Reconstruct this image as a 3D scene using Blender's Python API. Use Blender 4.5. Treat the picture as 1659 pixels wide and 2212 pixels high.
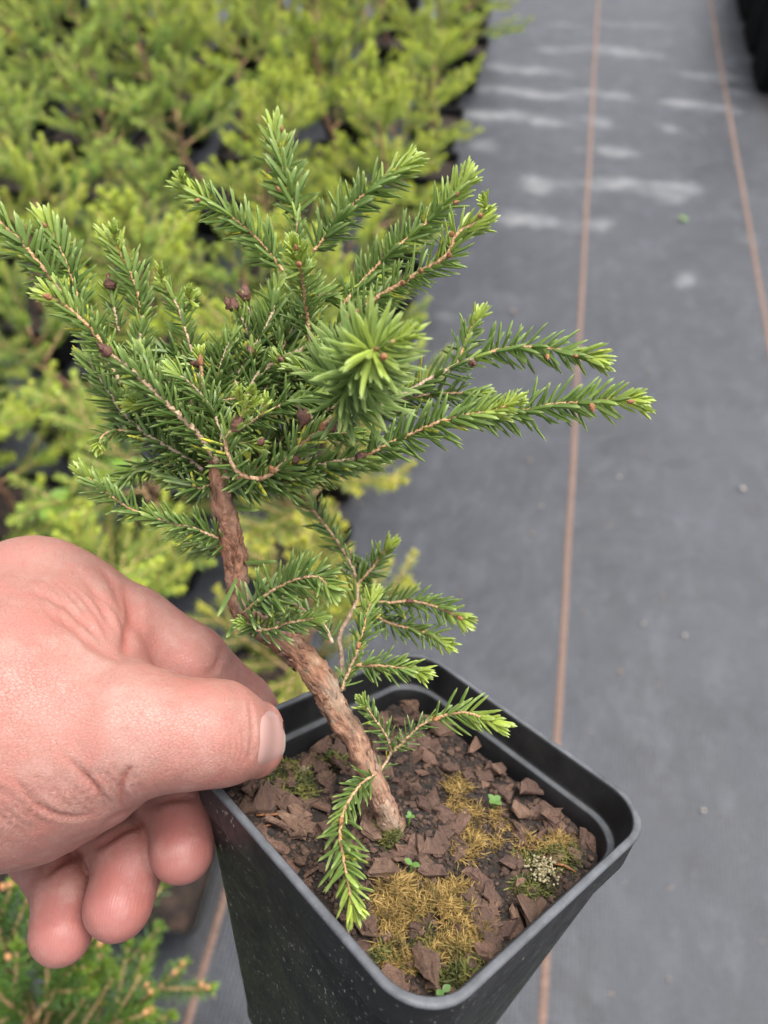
import bpy, math, random
import numpy as np
from mathutils import Vector, Matrix, noise

for _o in list(bpy.data.objects):
    bpy.data.objects.remove(_o)
random.seed(7)
rng = np.random.default_rng(7)
SC = bpy.context.scene
COL = SC.collection
R = math.radians

# ------------------------------------------------------------------ camera, sky, sun, exposure
CAM_H = 0.75
PITCH = 52.5
F = 1662.0                       # focal length in the units used for (u, v): a 1659 x 2212 picture
cam_d = bpy.data.cameras.new('camera')
cam = bpy.data.objects.new('camera', cam_d)
COL.objects.link(cam)
cam.location = (0, 0, CAM_H)
cam.rotation_euler = (R(90 - PITCH), 0, 0)
cam_d.sensor_fit = 'HORIZONTAL'
cam_d.sensor_width = 25.95
cam_d.lens = 26.0
cam_d.clip_start = 0.01
cam_d.clip_end = 300
cam_d.dof.use_dof = True
cam_d.dof.focus_distance = 0.167
cam_d.dof.aperture_fstop = 12.5
SC.camera = cam

SUN_EL, SUN_AZ = 70.0, 70.0     # azimuth from +Y towards +X
world = bpy.data.worlds.new('World')
SC.world = world
world.use_nodes = True
wn = world.node_tree
wn.nodes.clear()
sky = wn.nodes.new('ShaderNodeTexSky')
sky.sky_type = 'NISHITA'
sky.sun_disc = False
sky.sun_elevation = R(SUN_EL)
sky.sun_rotation = R(SUN_AZ)
sky.air_density = 1.0
sky.dust_density = 4.0
sky.ozone_density = 1.0
hsv = wn.nodes.new('ShaderNodeHueSaturation')
hsv.inputs['Saturation'].default_value = 0.22      # a grey, overcast sky
bg = wn.nodes.new('ShaderNodeBackground')
bg.inputs['Strength'].default_value = 0.115
wo = wn.nodes.new('ShaderNodeOutputWorld')
wn.links.new(sky.outputs[0], hsv.inputs['Color'])
wn.links.new(hsv.outputs[0], bg.inputs['Color'])
wn.links.new(bg.outputs[0], wo.inputs['Surface'])
sun_d = bpy.data.lights.new('sun', 'SUN')
sun_d.energy = 1.1
sun_d.angle = R(40)
sun_d.color = (1.0, 0.96, 0.9)
sun = bpy.data.objects.new('sun', sun_d)
COL.objects.link(sun)
_sd = Vector((math.sin(R(SUN_AZ)) * math.cos(R(SUN_EL)), math.cos(R(SUN_AZ)) * math.cos(R(SUN_EL)), math.sin(R(SUN_EL))))
sun.rotation_euler = _sd.to_track_quat('Z', 'Y').to_euler()
sun.location = (0, 0, 3)
SC.view_settings.view_transform = 'Standard'
SC.view_settings.look = 'None'
SC.view_settings.gamma = 1.0
SC.view_settings.use_curve_mapping = False
SC.view_settings.exposure = 1.85
SC.render.engine = 'CYCLES'
SC.cycles.max_bounces = 6
SC.cycles.transparent_max_bounces = 4
SC.cycles.use_denoising = True

# ------------------------------------------------------------------ coordinates
_p = R(PITCH)
CX = np.array([1.0, 0, 0])
CY = np.array([0, math.sin(_p), math.cos(_p)])
CZ = np.array([0, -math.cos(_p), math.sin(_p)])      # towards the viewer
C0 = np.array([0, 0, CAM_H])


def cam2w(P):
    P = np.asarray(P, float)
    return C0 + P[..., 0:1] * CX + P[..., 1:2] * CY + P[..., 2:3] * CZ


def pc(u, v, d):                 # a direction in the lens and a distance -> camera-frame point
    return np.array([(u - 830) / F * d, -(v - 1106) / F * d, -d])


def pw(u, v, d):
    return cam2w(pc(u, v, d))


def ground(u, v, z=0.0):         # where that direction meets the height z
    r = pw(u, v, 1.0) - C0
    return C0 + r * ((z - CAM_H) / r[2])


# ------------------------------------------------------------------ helpers
def tag(o, label, cat=None, group=None, kind=None):
    if label:
        o['label'] = label
    if cat:
        o['category'] = cat
    if group:
        o['group'] = group
    if kind:
        o['kind'] = kind
    return o


def empty(name, loc=(0, 0, 0), mat=None):
    o = bpy.data.objects.new(name, None)
    o.empty_display_size = 0.01
    COL.objects.link(o)
    if mat is not None:
        o.matrix_world = mat
    else:
        o.location = loc
    return o


def mesh_data(name, verts, faces, mat, smooth=True, attrs=None, uv=None):
    me = bpy.data.meshes.new(name)
    verts = verts.tolist() if hasattr(verts, 'tolist') else [tuple(v) for v in verts]
    faces = faces.tolist() if hasattr(faces, 'tolist') else faces
    me.from_pydata(verts, [], faces)
    if attrs:
        for k, a in attrs.items():
            a = np.asarray(a, np.float32)
            if a.ndim == 1:
                at = me.attributes.new(k, 'FLOAT', 'POINT')
                at.data.foreach_set('value', a)
            else:
                at = me.attributes.new(k, 'FLOAT_VECTOR', 'POINT')
                at.data.foreach_set('vector', a.reshape(-1))
    if smooth:
        me.polygons.foreach_set('use_smooth', [True] * len(me.polygons))
    me.materials.append(mat)
    me.update()
    return me


def mesh_obj(name, verts, faces, mat, parent=None, smooth=True, attrs=None):
    o = bpy.data.objects.new(name, mesh_data(name, verts, faces, mat, smooth, attrs))
    COL.objects.link(o)
    if parent is not None:
        o.parent = parent
    return o


def link_data(name, me, parent=None):
    o = bpy.data.objects.new(name, me)
    COL.objects.link(o)
    if parent is not None:
        o.parent = parent
    return o


def copy_tree(o, parent=None):
    c = o.copy()
    COL.objects.link(c)
    c.parent = parent
    for ch in list(o.children):
        copy_tree(ch, c)
    return c


def nrm(v):
    v = np.asarray(v, float)
    return v / (np.linalg.norm(v, axis=-1, keepdims=True) + 1e-12)


def resample(pts, step):
    """Catmull-Rom through rows of numbers (x, y, z, r, ...), then even steps along x, y, z."""
    P = np.asarray(pts, float)
    if len(P) == 2:
        P = np.array([P[0], (P[0] + P[1]) / 2, P[1]])
    Q = np.vstack([2 * P[0] - P[1], P, 2 * P[-1] - P[-2]])
    out = []
    for i in range(1, len(Q) - 2):
        for t in np.linspace(0, 1, 12, endpoint=False):
            a, b, c, d = Q[i - 1], Q[i], Q[i + 1], Q[i + 2]
            out.append(0.5 * (2 * b + (c - a) * t + (2 * a - 5 * b + 4 * c - d) * t * t + (3 * b - a - 3 * c + d) * t ** 3))
    out.append(P[-1])
    out = np.array(out)
    s = np.concatenate([[0], np.cumsum(np.linalg.norm(np.diff(out[:, :3], axis=0), axis=1))])
    n = max(3, int(s[-1] / step) + 1)
    q = np.linspace(0, s[-1], n)
    return np.stack([np.interp(q, s, out[:, k]) for k in range(out.shape[1])], 1), s[-1]


def frames(P):
    T = nrm(np.gradient(P, axis=0))
    a = np.cross(T[0], [0.3, 0.5, 0.81])
    A = np.zeros_like(P)
    A[0] = nrm(a)
    for i in range(1, len(P)):
        v = A[i - 1] - T[i] * (A[i - 1] @ T[i])
        A[i] = nrm(v)
    return T, A, np.cross(T, A)


def tube(P, rad, sides=8, rough=0.0, freq=1.0, cap=True):
    T, A, B = frames(P)
    n = len(P)
    an = np.arange(sides) * 2 * np.pi / sides
    V = np.zeros((n, sides, 3))
    for i in range(n):
        for j in range(sides):
            d = A[i] * math.cos(an[j]) + B[i] * math.sin(an[j])
            r = rad[i]
            if rough:
                q = P[i] + d * r
                r *= 1 + rough * (noise.noise(Vector(q * freq)) + 0.6 * noise.noise(Vector(q * freq * 2.7)))
            V[i, j] = P[i] + d * r
    V = V.reshape(-1, 3)
    faces = []
    for i in range(n - 1):
        for j in range(sides):
            k = (j + 1) % sides
            faces.append((i * sides + j, i * sides + k, (i + 1) * sides + k, (i + 1) * sides + j))
    if cap:
        faces.append(tuple(reversed(range(sides))))
        faces.append(tuple((n - 1) * sides + j for j in range(sides)))
    return V, faces


def join(parts):
    V, Fs, o = [], [], 0
    for v, f in parts:
        v = np.asarray(v, float)
        V.append(v)
        Fs += [tuple(int(i) + o for i in q) for q in f]
        o += len(v)
    return np.vstack(V), Fs


# ------------------------------------------------------------------ materials
class NT:
    def __init__(self, name):
        self.m = bpy.data.materials.new(name)
        self.m.use_nodes = True
        self.t = self.m.node_tree
        self.b = self.t.nodes['Principled BSDF']
        self.out = self.t.nodes['Material Output']
        self.tc = self.n('ShaderNodeTexCoord')

    def n(self, typ, **kw):
        x = self.t.nodes.new(typ)
        for k, v in kw.items():
            setattr(x, k, v)
        return x

    def l(self, a, b):
        self.t.links.new(a, b)

    def noise(self, scale, detail=4, rough=0.6, coord=None, dist=0.0):
        x = self.n('ShaderNodeTexNoise')
        x.inputs['Scale'].default_value = scale
        x.inputs['Detail'].default_value = detail
        x.inputs['Roughness'].default_value = rough
        x.inputs['Distortion'].default_value = dist
        self.l(coord or self.tc.outputs['Object'], x.inputs['Vector'])
        return x.outputs['Fac']

    def voronoi(self, scale, feature='F1', out='Distance', coord=None):
        x = self.n('ShaderNodeTexVoronoi', feature=feature)
        x.inputs['Scale'].default_value = scale
        self.l(coord or self.tc.outputs['Object'], x.inputs['Vector'])
        return x.outputs[out]

    def mapping(self, scale=(1, 1, 1), rot=(0, 0, 0), coord=None):
        x = self.n('ShaderNodeMapping')
        x.inputs['Scale'].default_value = scale
        x.inputs['Rotation'].default_value = rot
        self.l(coord or self.tc.outputs['Object'], x.inputs['Vector'])
        return x.outputs[0]

    def ramp(self, fac, stops):
        x = self.n('ShaderNodeValToRGB')
        e = x.color_ramp.elements
        while len(e) > 1:
            e.remove(e[-1])
        for i, (p, c) in enumerate(stops):
            el = e[0] if i == 0 else e.new(p)
            el.position = p
            el.color = tuple(c) + (1,) if len(c) == 3 else c
        self.l(fac, x.inputs['Fac'])
        return x.outputs['Color']

    def gray(self, fac, a, b, lo=0.0, hi=1.0):
        x = self.n('ShaderNodeMapRange')
        x.inputs['From Min'].default_value = a
        x.inputs['From Max'].default_value = b
        x.inputs['To Min'].default_value = lo
        x.inputs['To Max'].default_value = hi
        self.l(fac, x.inputs['Value'])
        return x.outputs[0]

    def mix(self, fac, a, b, blend='MIX'):
        x = self.n('ShaderNodeMix', data_type='RGBA', blend_type=blend)
        for s, v in ((0, fac), (6, a), (7, b)):
            if hasattr(v, 'is_output'):
                self.l(v, x.inputs[s])
            elif s == 0:
                x.inputs[0].default_value = v
            else:
                x.inputs[s].default_value = tuple(v) + (1,)
        return x.outputs[2]

    def math(self, op, a, b=None):
        x = self.n('ShaderNodeMath', operation=op)
        for i, v in enumerate((a, b)):
            if v is None:
                continue
            if hasattr(v, 'is_output'):
                self.l(v, x.inputs[i])
            else:
                x.inputs[i].default_value = v
        return x.outputs[0]

    def attr(self, name, out='Fac'):
        x = self.n('ShaderNodeAttribute', attribute_name=name)
        return x.outputs[out]

    def sep(self, vec):
        x = self.n('ShaderNodeSeparateXYZ')
        self.l(vec, x.inputs[0])
        return x.outputs

    def bump(self, h, strength, dist, prev=None):
        x = self.n('ShaderNodeBump')
        x.inputs['Strength'].default_value = strength
        x.inputs['Distance'].default_value = dist
        self.l(h, x.inputs['Height'])
        if prev is not None:
            self.l(prev, x.inputs['Normal'])
        return x.outputs[0]

    def set(self, **kw):
        for k, v in kw.items():
            s = self.b.inputs[k.replace('_', ' ')]
            if hasattr(v, 'is_output'):
                self.l(v, s)
            elif isinstance(v, tuple) and len(v) == 3 and s.type == 'RGBA':
                s.default_value = v + (1,)
            else:
                s.default_value = v
        return self


def mat_needle(name, dark, mid, new, tipc, yellow=0.02):
    t = NT(name)
    a = t.sep(t.attr('tint', 'Vector'))
    c = t.ramp(a[0], [(0.0, dark), (0.5, mid), (1.0, new)])
    tip = t.gray(a[1], 0.68, 1.0, 0.0, 0.8)
    c = t.mix(tip, c, tipc)
    c = t.mix(t.gray(a[2], 0, 1, 0.0, 0.35), c, tuple(x * 0.45 for x in mid), 'MIX')
    pat = t.math('MULTIPLY', t.gray(a[2], 1 - yellow - 0.01, 1 - yellow), t.gray(t.noise(700, 2), 0.45, 0.6))
    c = t.mix(pat, c, (0.55, 0.5, 0.05))
    t.set(Base_Color=c, Roughness=0.42)
    t.b.inputs['Specular IOR Level'].default_value = 0.4
    tr = t.n('ShaderNodeBsdfTranslucent')
    t.l(t.mix(0.4, c, (0.25, 0.5, 0.04)), tr.inputs['Color'])
    ms = t.n('ShaderNodeMixShader')
    ms.inputs[0].default_value = 0.3
    t.l(t.b.outputs[0], ms.inputs[1])
    t.l(tr.outputs[0], ms.inputs[2])
    t.l(ms.outputs[0], t.out.inputs['Surface'])
    return t.m


M = {}
M['needle'] = mat_needle('spruce_needles', (0.058, 0.108, 0.026), (0.185, 0.275, 0.066), (0.42, 0.51, 0.085), (0.42, 0.51, 0.18), 0.03)
M['needle_bg'] = mat_needle('bright_spruce_needles', (0.05, 0.10, 0.015), (0.30, 0.42, 0.055), (0.64, 0.70, 0.11), (0.58, 0.62, 0.12))
M['needle_bg2'] = mat_needle('fresh_spruce_needles', (0.045, 0.10, 0.02), (0.24, 0.38, 0.065), (0.54, 0.64, 0.13), (0.48, 0.56, 0.14))
M['needle_bg3'] = mat_needle('olive_spruce_needles', (0.06, 0.10, 0.018), (0.28, 0.35, 0.05), (0.62, 0.60, 0.10), (0.62, 0.48, 0.12))
M['needle_bg_dark'] = mat_needle('deep_green_spruce_needles', (0.035, 0.09, 0.018), (0.09, 0.19, 0.03), (0.24, 0.36, 0.05), (0.22, 0.32, 0.07))


def mk_twig():
    t = NT('tan_twig_bark')
    a = t.attr('age')
    n1 = t.noise(900, 3)
    young = t.ramp(n1, [(0.3, (0.2640, 0.1254, 0.0540)), (0.7, (0.5280, 0.3268, 0.1800))])
    old = t.ramp(n1, [(0.3, (0.2160, 0.1444, 0.0936)), (0.7, (0.4800, 0.3724, 0.2592))])
    t.set(Base_Color=t.mix(a, young, old), Roughness=0.8, Normal=t.bump(t.voronoi(1500), 0.8, 0.0004))
    return t.m


def mk_trunk():
    t = NT('flaky_spruce_bark')
    g = t.attr('grain', 'Vector')
    n1 = t.noise(520, 5, 0.65, g, 0.4)
    n2 = t.noise(120, 4, 0.6, g)
    n3 = t.noise(1300, 4, 0.7, g)
    c = t.ramp(n1, [(0.30, (0.044, 0.021, 0.014)), (0.42, (0.185, 0.081, 0.044)), (0.58, (0.290, 0.145, 0.084)), (0.75, (0.387, 0.264, 0.176))])
    c = t.mix(t.gray(n2, 0.47, 0.62, 0, 0.8), c, t.ramp(n3, [(0.3, (0.106, 0.079, 0.053)), (0.7, (0.352, 0.290, 0.220))]))
    c = t.mix(t.gray(t.noise(150, 5, 0.7), 0.57, 0.68, 0, 0.65), c, (0.114, 0.123, 0.062))
    gz = t.sep(g)[2]
    c = t.mix(t.gray(gz, 0.020, 0.040, 0, 0.55), c, t.ramp(n1, [(0.35, (0.075, 0.028, 0.016)), (0.65, (0.26, 0.11, 0.062))]))
    c = t.mix(t.gray(gz, 0.022, 0.006, 0, 0.3), c, t.ramp(n1, [(0.35, (0.15, 0.11, 0.08)), (0.65, (0.40, 0.31, 0.23))]))
    c = t.mix(t.gray(n3, 0.30, 0.42, 0.6, 0.0), c, (0.026, 0.015, 0.011))
    b = t.bump(n1, 0.9, 0.0011)
    b = t.bump(n3, 0.8, 0.0005, b)
    t.set(Base_Color=c, Roughness=0.85, Normal=b)
    return t.m


M['twig'] = mk_twig()
M['trunk'] = mk_trunk()


def simple(name, cols, scale, rough=0.7, bump=0.4, bd=0.0004, detail=4, lo=0.3, hi=0.7, spec=0.5):
    t = NT(name)
    n1 = t.noise(scale, detail)
    k = len(cols) - 1
    c = t.ramp(n1, [(lo + (hi - lo) * i / max(1, k), c) for i, c in enumerate(cols)])
    t.set(Base_Color=c, Roughness=rough, Normal=t.bump(t.noise(scale * 2.3, detail), bump, bd))
    t.b.inputs['Specular IOR Level'].default_value = spec
    return t.m


M['bud'] = simple('orange_bud_scales', [(0.11, 0.036, 0.014), (0.36, 0.16, 0.06)], 1400, 0.6, 0.9, 0.0004)
M['bud_dark'] = simple('dark_bud_scales', [(0.035, 0.014, 0.010), (0.15, 0.06, 0.035)], 900, 0.7, 0.7, 0.0004)
M['bud_pale'] = simple('peach_bud_scales', [(0.48, 0.2, 0.07), (0.72, 0.4, 0.2)], 300, 0.6)
M['soil'] = simple('dark_potting_soil', [(0.0036, 0.0022, 0.0022), (0.0144, 0.0086, 0.0058), (0.0389, 0.0238, 0.0144)], 420, 0.9, 0.9, 0.001, 6)
M['crumb'] = simple('soil_crumbs', [(0.0086, 0.0058, 0.0043), (0.0490, 0.0266, 0.0173), (0.0979, 0.0590, 0.0389)], 180, 0.9, 0.8, 0.0005)


def mk_bark(name, cols):
    t = NT(name)
    oi = t.n('ShaderNodeObjectInfo').outputs['Random']
    lay = t.noise(260, 6, 0.7, t.mapping((1, 0.35, 1)), 0.6)
    c = t.ramp(lay, [(0.32, cols[0]), (0.5, cols[1]), (0.68, cols[2])])
    c = t.mix(t.gray(oi, 0, 0.55, 0.75, 0.0), c, cols[3])
    c = t.mix(t.gray(oi, 0.6, 1.0, 0.0, 0.5), c, tuple(min(1, x * 1.7) for x in cols[1]))
    c = t.mix(t.gray(t.noise(800, 5, 0.7), 0.55, 0.7, 0, 0.5), c, (0.0216, 0.0112, 0.0076))
    b = t.bump(lay, 0.9, 0.0012)
    t.set(Base_Color=c, Roughness=0.85, Normal=t.bump(t.noise(1100, 4), 0.6, 0.0004, b))
    return t.m


M['bark'] = mk_bark('reddish_bark_chip', [(0.0272, 0.0135, 0.0092), (0.0855, 0.0455, 0.0300), (0.1555, 0.0922, 0.0626), (0.0544, 0.0284, 0.0195)])
M['bark2'] = mk_bark('greyish_bark_chip', [(0.0351, 0.0194, 0.0122), (0.1061, 0.0599, 0.0378), (0.1939, 0.1224, 0.0820), (0.0693, 0.0371, 0.0235)])
M['moss_gold'] = simple('golden_dry_moss', [(0.0616, 0.0420, 0.0112), (0.2095, 0.1326, 0.0337), (0.3697, 0.2487, 0.0795)], 260, 0.8, 0.2)
M['moss_green'] = simple('dark_green_moss', [(0.0170, 0.0229, 0.0043), (0.0748, 0.0808, 0.0145), (0.1615, 0.1386, 0.0289)], 300, 0.8, 0.2)
M['lichen'] = simple('pale_crust', [(0.150, 0.122, 0.054), (0.354, 0.313, 0.190)], 500, 0.9, 0.6)
M['seedling'] = simple('seedling_leaf', [(0.0525, 0.1125, 0.0188), (0.1050, 0.1950, 0.0375)], 300, 0.5, 0.1)
M['weed'] = simple('weed_leaf', [(0.10, 0.20, 0.02), (0.22, 0.36, 0.04)], 60, 0.5, 0.1)
M['bg_soil'] = simple('nursery_pot_soil', [(0.0046, 0.0026, 0.0020), (0.0195, 0.0111, 0.0072), (0.0520, 0.0299, 0.0195)], 70, 0.9, 0.9, 0.004, 5)
M['bg_trunk'] = simple('sapling_bark', [(0.12, 0.06, 0.035), (0.36, 0.21, 0.13)], 150, 0.85, 0.5, 0.001)
M['bg_twig'] = simple('sapling_twig', [(0.32, 0.18, 0.08), (0.52, 0.36, 0.18)], 200, 0.8, 0.3)
M['debris'] = simple('path_litter', [(0.10, 0.06, 0.04), (0.35, 0.25, 0.18)], 200, 0.9, 0.5, 0.001)
M['debris_pale'] = simple('pale_litter', [(0.2700, 0.2160, 0.1680), (0.4500, 0.4080, 0.3600)], 200, 0.9, 0.5, 0.001)
M['thread'] = simple('brown_marker_thread', [(0.085, 0.05, 0.036), (0.20, 0.125, 0.095)], 300, 0.8, 0.5, 0.001)


def mk_pot(name, dust=1.0, algae=1.0):
    t = NT(name)
    n1 = t.noise(60, 5)
    c = t.ramp(n1, [(0.3, (0.004, 0.004, 0.0045)), (0.7, (0.010, 0.010, 0.011))])
    z = t.sep(t.tc.outputs['Object'])[2]
    al = t.math('MULTIPLY', t.gray(z, -0.016, -0.035), t.gray(t.noise(70, 5, 0.7), 0.42, 0.62, 0, 0.6 * algae))
    c = t.mix(al, c, (0.012, 0.018, 0.005))
    sp = t.math('MULTIPLY', t.gray(t.noise(900, 2), 0.64, 0.70), t.gray(t.noise(60, 4), 0.42, 0.62))
    sp2 = t.gray(t.noise(240, 6, 0.85), 0.64, 0.74, 0, 0.55)
    c = t.mix(t.math('MULTIPLY', t.math('MULTIPLY', t.math('MAXIMUM', sp, sp2), t.attr('outer')), dust), c, (0.26, 0.245, 0.21))
    film = t.gray(t.noise(35, 6, 0.7), 0.4, 0.8, 0.0, 0.06 * dust)
    c = t.mix(film, c, (0.3, 0.28, 0.26))
    rimw = t.math('MULTIPLY', t.attr('lip'), t.gray(t.noise(90, 6, 0.75), 0.3, 0.65, 0.35, 1.0))
    c = t.mix(rimw, c, (0.10, 0.105, 0.114))  # lip and ledge lightened: dust film plus sky highlight painted in
    t.set(Base_Color=c, Roughness=t.gray(t.noise(200, 4), 0.3, 0.7, 0.38, 0.6), Normal=t.bump(t.noise(900, 3), 0.12, 0.0003))
    t.b.inputs['Specular IOR Level'].default_value = 0.22
    return t.m


M['pot'] = mk_pot('scuffed_black_plastic')
M['pot_bg'] = mk_pot('black_pot_plastic', 0.4, 0.0)


def mk_fabric():
    t = NT('woven_ground_fabric')
    co = t.tc.outputs['Object']
    res = t.attr('residue')
    n1 = t.noise(7, 6, 0.65, t.mapping((1, 0.35, 1)))
    c = t.ramp(n1, [(0.3, (0.0116, 0.0136, 0.0186)), (0.7, (0.0324, 0.0368, 0.0476))])
    dk = t.gray(t.noise(15, 6, 0.65), 0.52, 0.68, 0, 0.7)
    c = t.mix(dk, c, (0.0070, 0.0079, 0.0099))
    lt = t.gray(t.noise(26, 6, 0.7, t.mapping((1, 0.6, 1))), 0.50, 0.68, 0, 0.6)
    c = t.mix(lt, c, (0.0633, 0.0697, 0.0844))
    di = t.gray(t.math('ADD', t.attr('shade_dirt'), t.math('MULTIPLY', t.math('SUBTRACT', t.noise(70, 6, 0.75), 0.5), 1.2)), 0.35, 0.7, 0, 0.85)
    c = t.mix(t.math('MULTIPLY', di, t.gray(t.attr('shade_dirt'), 0, 0.15)), c, (0.0270, 0.0206, 0.0158))  # painted shade and dirt as a brown-dark tint, broken up by noise
    dust = t.gray(t.noise(300, 5, 0.75), 0.48, 0.78, 0, 0.4)
    c = t.mix(dust, c, (0.0850, 0.0886, 0.0994))
    cl = t.gray(t.noise(5, 6, 0.7), 0.45, 0.75, 0, 0.3)
    c = t.mix(cl, c, (0.0734, 0.0791, 0.0927))
    edge = t.noise(60, 6, 0.7, t.mapping((0.6, 1, 1)))
    rr = t.gray(t.math('ADD', res, t.math('MULTIPLY', t.math('SUBTRACT', edge, 0.5), 1.6)), 0.3, 2.0, 0, 0.66)
    c = t.mix(t.math('MULTIPLY', rr, t.gray(res, 0.02, 0.3)), c, (0.3864, 0.3877, 0.3933))
    w1 = t.n('ShaderNodeTexWave', wave_type='BANDS', bands_direction='X')
    w1.inputs['Scale'].default_value = 80
    w1.inputs['Distortion'].default_value = 0.6
    t.l(co, w1.inputs['Vector'])
    w2 = t.n('ShaderNodeTexWave', wave_type='BANDS', bands_direction='Y')
    w2.inputs['Scale'].default_value = 80
    w2.inputs['Distortion'].default_value = 0.6
    t.l(co, w2.inputs['Vector'])
    wv = t.math('MULTIPLY', w1.outputs['Fac'], w2.outputs['Fac'])
    c = t.mix(t.gray(wv, 0, 1, 0.45, 0.0), c, (0.0232, 0.0237, 0.0274))
    b = t.bump(wv, 0.6, 0.0010)
    b = t.bump(t.noise(9, 4), 0.35, 0.02, b)
    t.set(Base_Color=c, Roughness=t.gray(n1, 0.3, 0.7, 0.40, 0.58), Normal=b)
    t.b.inputs['Specular IOR Level'].default_value = 0.38
    return t.m


M['fabric'] = mk_fabric()


def mk_skin():
    t = NT('skin')
    red = t.attr('red')
    pr = t.attr('ridge')
    n1 = t.noise(55, 5, 0.6)
    n2 = t.noise(260, 4, 0.6)
    c = t.ramp(n1, [(0.32, (0.2628, 0.1117, 0.0873)), (0.5, (0.2836, 0.1341, 0.1060)), (0.68, (0.3003, 0.1572, 0.1274))])
    c = t.mix(t.gray(n2, 0.5, 0.75, 0, 0.3), c, (0.2795, 0.1040, 0.0837))
    c = t.mix(t.gray(red, 0, 1, 0, 0.8), c, (0.2736, 0.0842, 0.0762))
    mot = t.noise(120, 6, 0.75)
    c = t.mix(t.gray(mot, 0.48, 0.66, 0, 0.55), c, (0.3337, 0.1160, 0.0930))
    c = t.mix(t.gray(mot, 0.50, 0.30, 0, 0.5), c, (0.3587, 0.2062, 0.1721))
    c = t.mix(t.gray(t.attr('crease'), 0, 0.7, 0, 0.7), c, (0.2669, 0.0817, 0.0605))
    c = t.mix(t.gray(t.noise(1100, 2), 0.72, 0.78, 0, 0.4), c, (0.2344, 0.1005, 0.0726))
    vo = t.voronoi(1150, 'DISTANCE_TO_EDGE', coord=t.mapping((1, 1.5, 1), (0.3, 0.2, 0.5)))
    vo2 = t.voronoi(330, 'DISTANCE_TO_EDGE', coord=t.mapping((1, 0.7, 1.3), (0.2, 0.5, 0.1)))
    inv = t.math('SUBTRACT', 1.0, pr)
    cell = t.math('MULTIPLY', t.gray(vo, 0.0, 0.09), inv)
    cell2 = t.math('MULTIPLY', t.gray(vo2, 0.0, 0.05), inv)
    w = t.n('ShaderNodeTexWave', wave_type='BANDS', bands_direction='X', wave_profile='SIN')
    w.inputs['Scale'].default_value = 470
    w.inputs['Distortion'].default_value = 2.5
    w.inputs['Detail'].default_value = 1.0
    w.inputs['Detail Scale'].default_value = 0.15
    t.l(t.mapping((1, 0.25, 0.3), (0, 0, 0.25)), w.inputs['Vector'])
    ridge = t.math('MULTIPLY', w.outputs['Fac'], pr)
    b = t.bump(cell, 0.5, 0.0002)
    b = t.bump(cell2, 0.12, 0.0002, b)
    b = t.bump(ridge, 0.22, 0.0001, b)
    b = t.bump(t.noise(180, 5, 0.7), 0.35, 0.0008, b)
    t.set(Base_Color=c, Roughness=t.gray(n2, 0.3, 0.7, 0.42, 0.6), Normal=b)
    t.b.inputs['Subsurface Weight'].default_value = 0.05
    t.b.inputs['Subsurface Radius'].default_value = (1.0, 0.35, 0.2)
    t.b.inputs['Subsurface Scale'].default_value = 0.0022
    t.b.inputs['Specular IOR Level'].default_value = 0.4
    return t.m


M['skin'] = mk_skin()


def mk_nail():
    t = NT('thumbnail')
    e = t.attr('along')
    c = t.ramp(e, [(0.0, (0.3456, 0.2106, 0.1823)), (0.2, (0.3456, 0.2048, 0.1798)), (0.78, (0.3348, 0.1989, 0.1762)), (0.87, (0.4536, 0.3861, 0.3159)), (1.0, (0.4536, 0.3861, 0.3159))])
    t.set(Base_Color=c, Roughness=0.22, Normal=t.bump(t.noise(400, 2, 0.5, t.mapping((1, 0.1, 1))), 0.1, 0.0002))
    t.b.inputs['Coat Weight'].default_value = 0.3
    return t.m


M['nail'] = mk_nail()

# ------------------------------------------------------------------ ground and path
YAW = R(10.8)
PD = np.array([math.sin(YAW), math.cos(YAW), 0])
PQ = np.array([math.cos(YAW), -math.sin(YAW), 0])


def st(u, v, z=0.0):
    g = ground(u, v, z)
    return float(g @ PQ), float(g @ PD)


def bed(s, t, z=0.0):
    return PQ * s + PD * t + np.array([0, 0, z])


S_MID = st(1205, 1560)[0]
S_LEFT = 0.4 * st(990, 240)[0] + 0.6 * st(422, 2080)[0]
S_RIGHT = st(1600, 400)[0]

gv = np.array([[-60, -60, -0.004], [60, -60, -0.004], [60, 60, -0.004], [-60, 60, -0.004]], float)
g_o = mesh_obj('ground', gv, [(0, 1, 2, 3)], M['fabric'], None, False, {'residue': np.zeros(4)})
tag(g_o, 'dark woven nursery ground cover running under the beds', None, None, 'structure')

BL = [(1130, 155, 95, 7, 1), (1130, 203, 115, 8, 1.1), (1290, 207, 60, 7, .9), (1100, 259, 135, 9, 1.2), (1300, 268, 45, 8, .9),
      (1040, 318, 30, 13, .9), (1330, 330, 62, 9, .9), (1170, 402, 52, 15, 1), (1320, 405, 62, 11, .85),
      (1445, 418, 48, 20, 1.0), (1150, 481, 75, 14, 1.25), (1300, 491, 28, 15, .8), (1360, 118, 95, 8, .9), (1480, 610, 20, 12, 1),
      (1470, 228, 45, 10, .8), (1540, 170, 85, 7, .9), (1450, 285, 32, 10, .75), (1200, 112, 60, 6, .7), 
      (1200, 60, 60, 5, .5), (1330, 60, 60, 5, .5), (1600, 205, 40, 8, .6), (1560, 245, 40, 8, .6), 
      (1100, 650, 20, 8, .5), (960, 690, 35, 10, .55), (1630, 520, 30, 10, .5), (1420, 60, 70, 6, .5), (1310, 985, 14, 6, .4)]
SB = []
for (u, v, a, b, w) in BL:
    s, t = st(u, v)
    SB.append((s, t, abs(st(u + a, v)[0] - s), abs(st(u, v - b)[1] - t) * .85 + 0.003, w))
xs = np.arange(S_LEFT - 0.25, S_RIGHT + 0.5, 0.009)
ys = np.arange(-0.7, 3.6, 0.011)
PX, PY = np.meshgrid(xs, ys)
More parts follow.
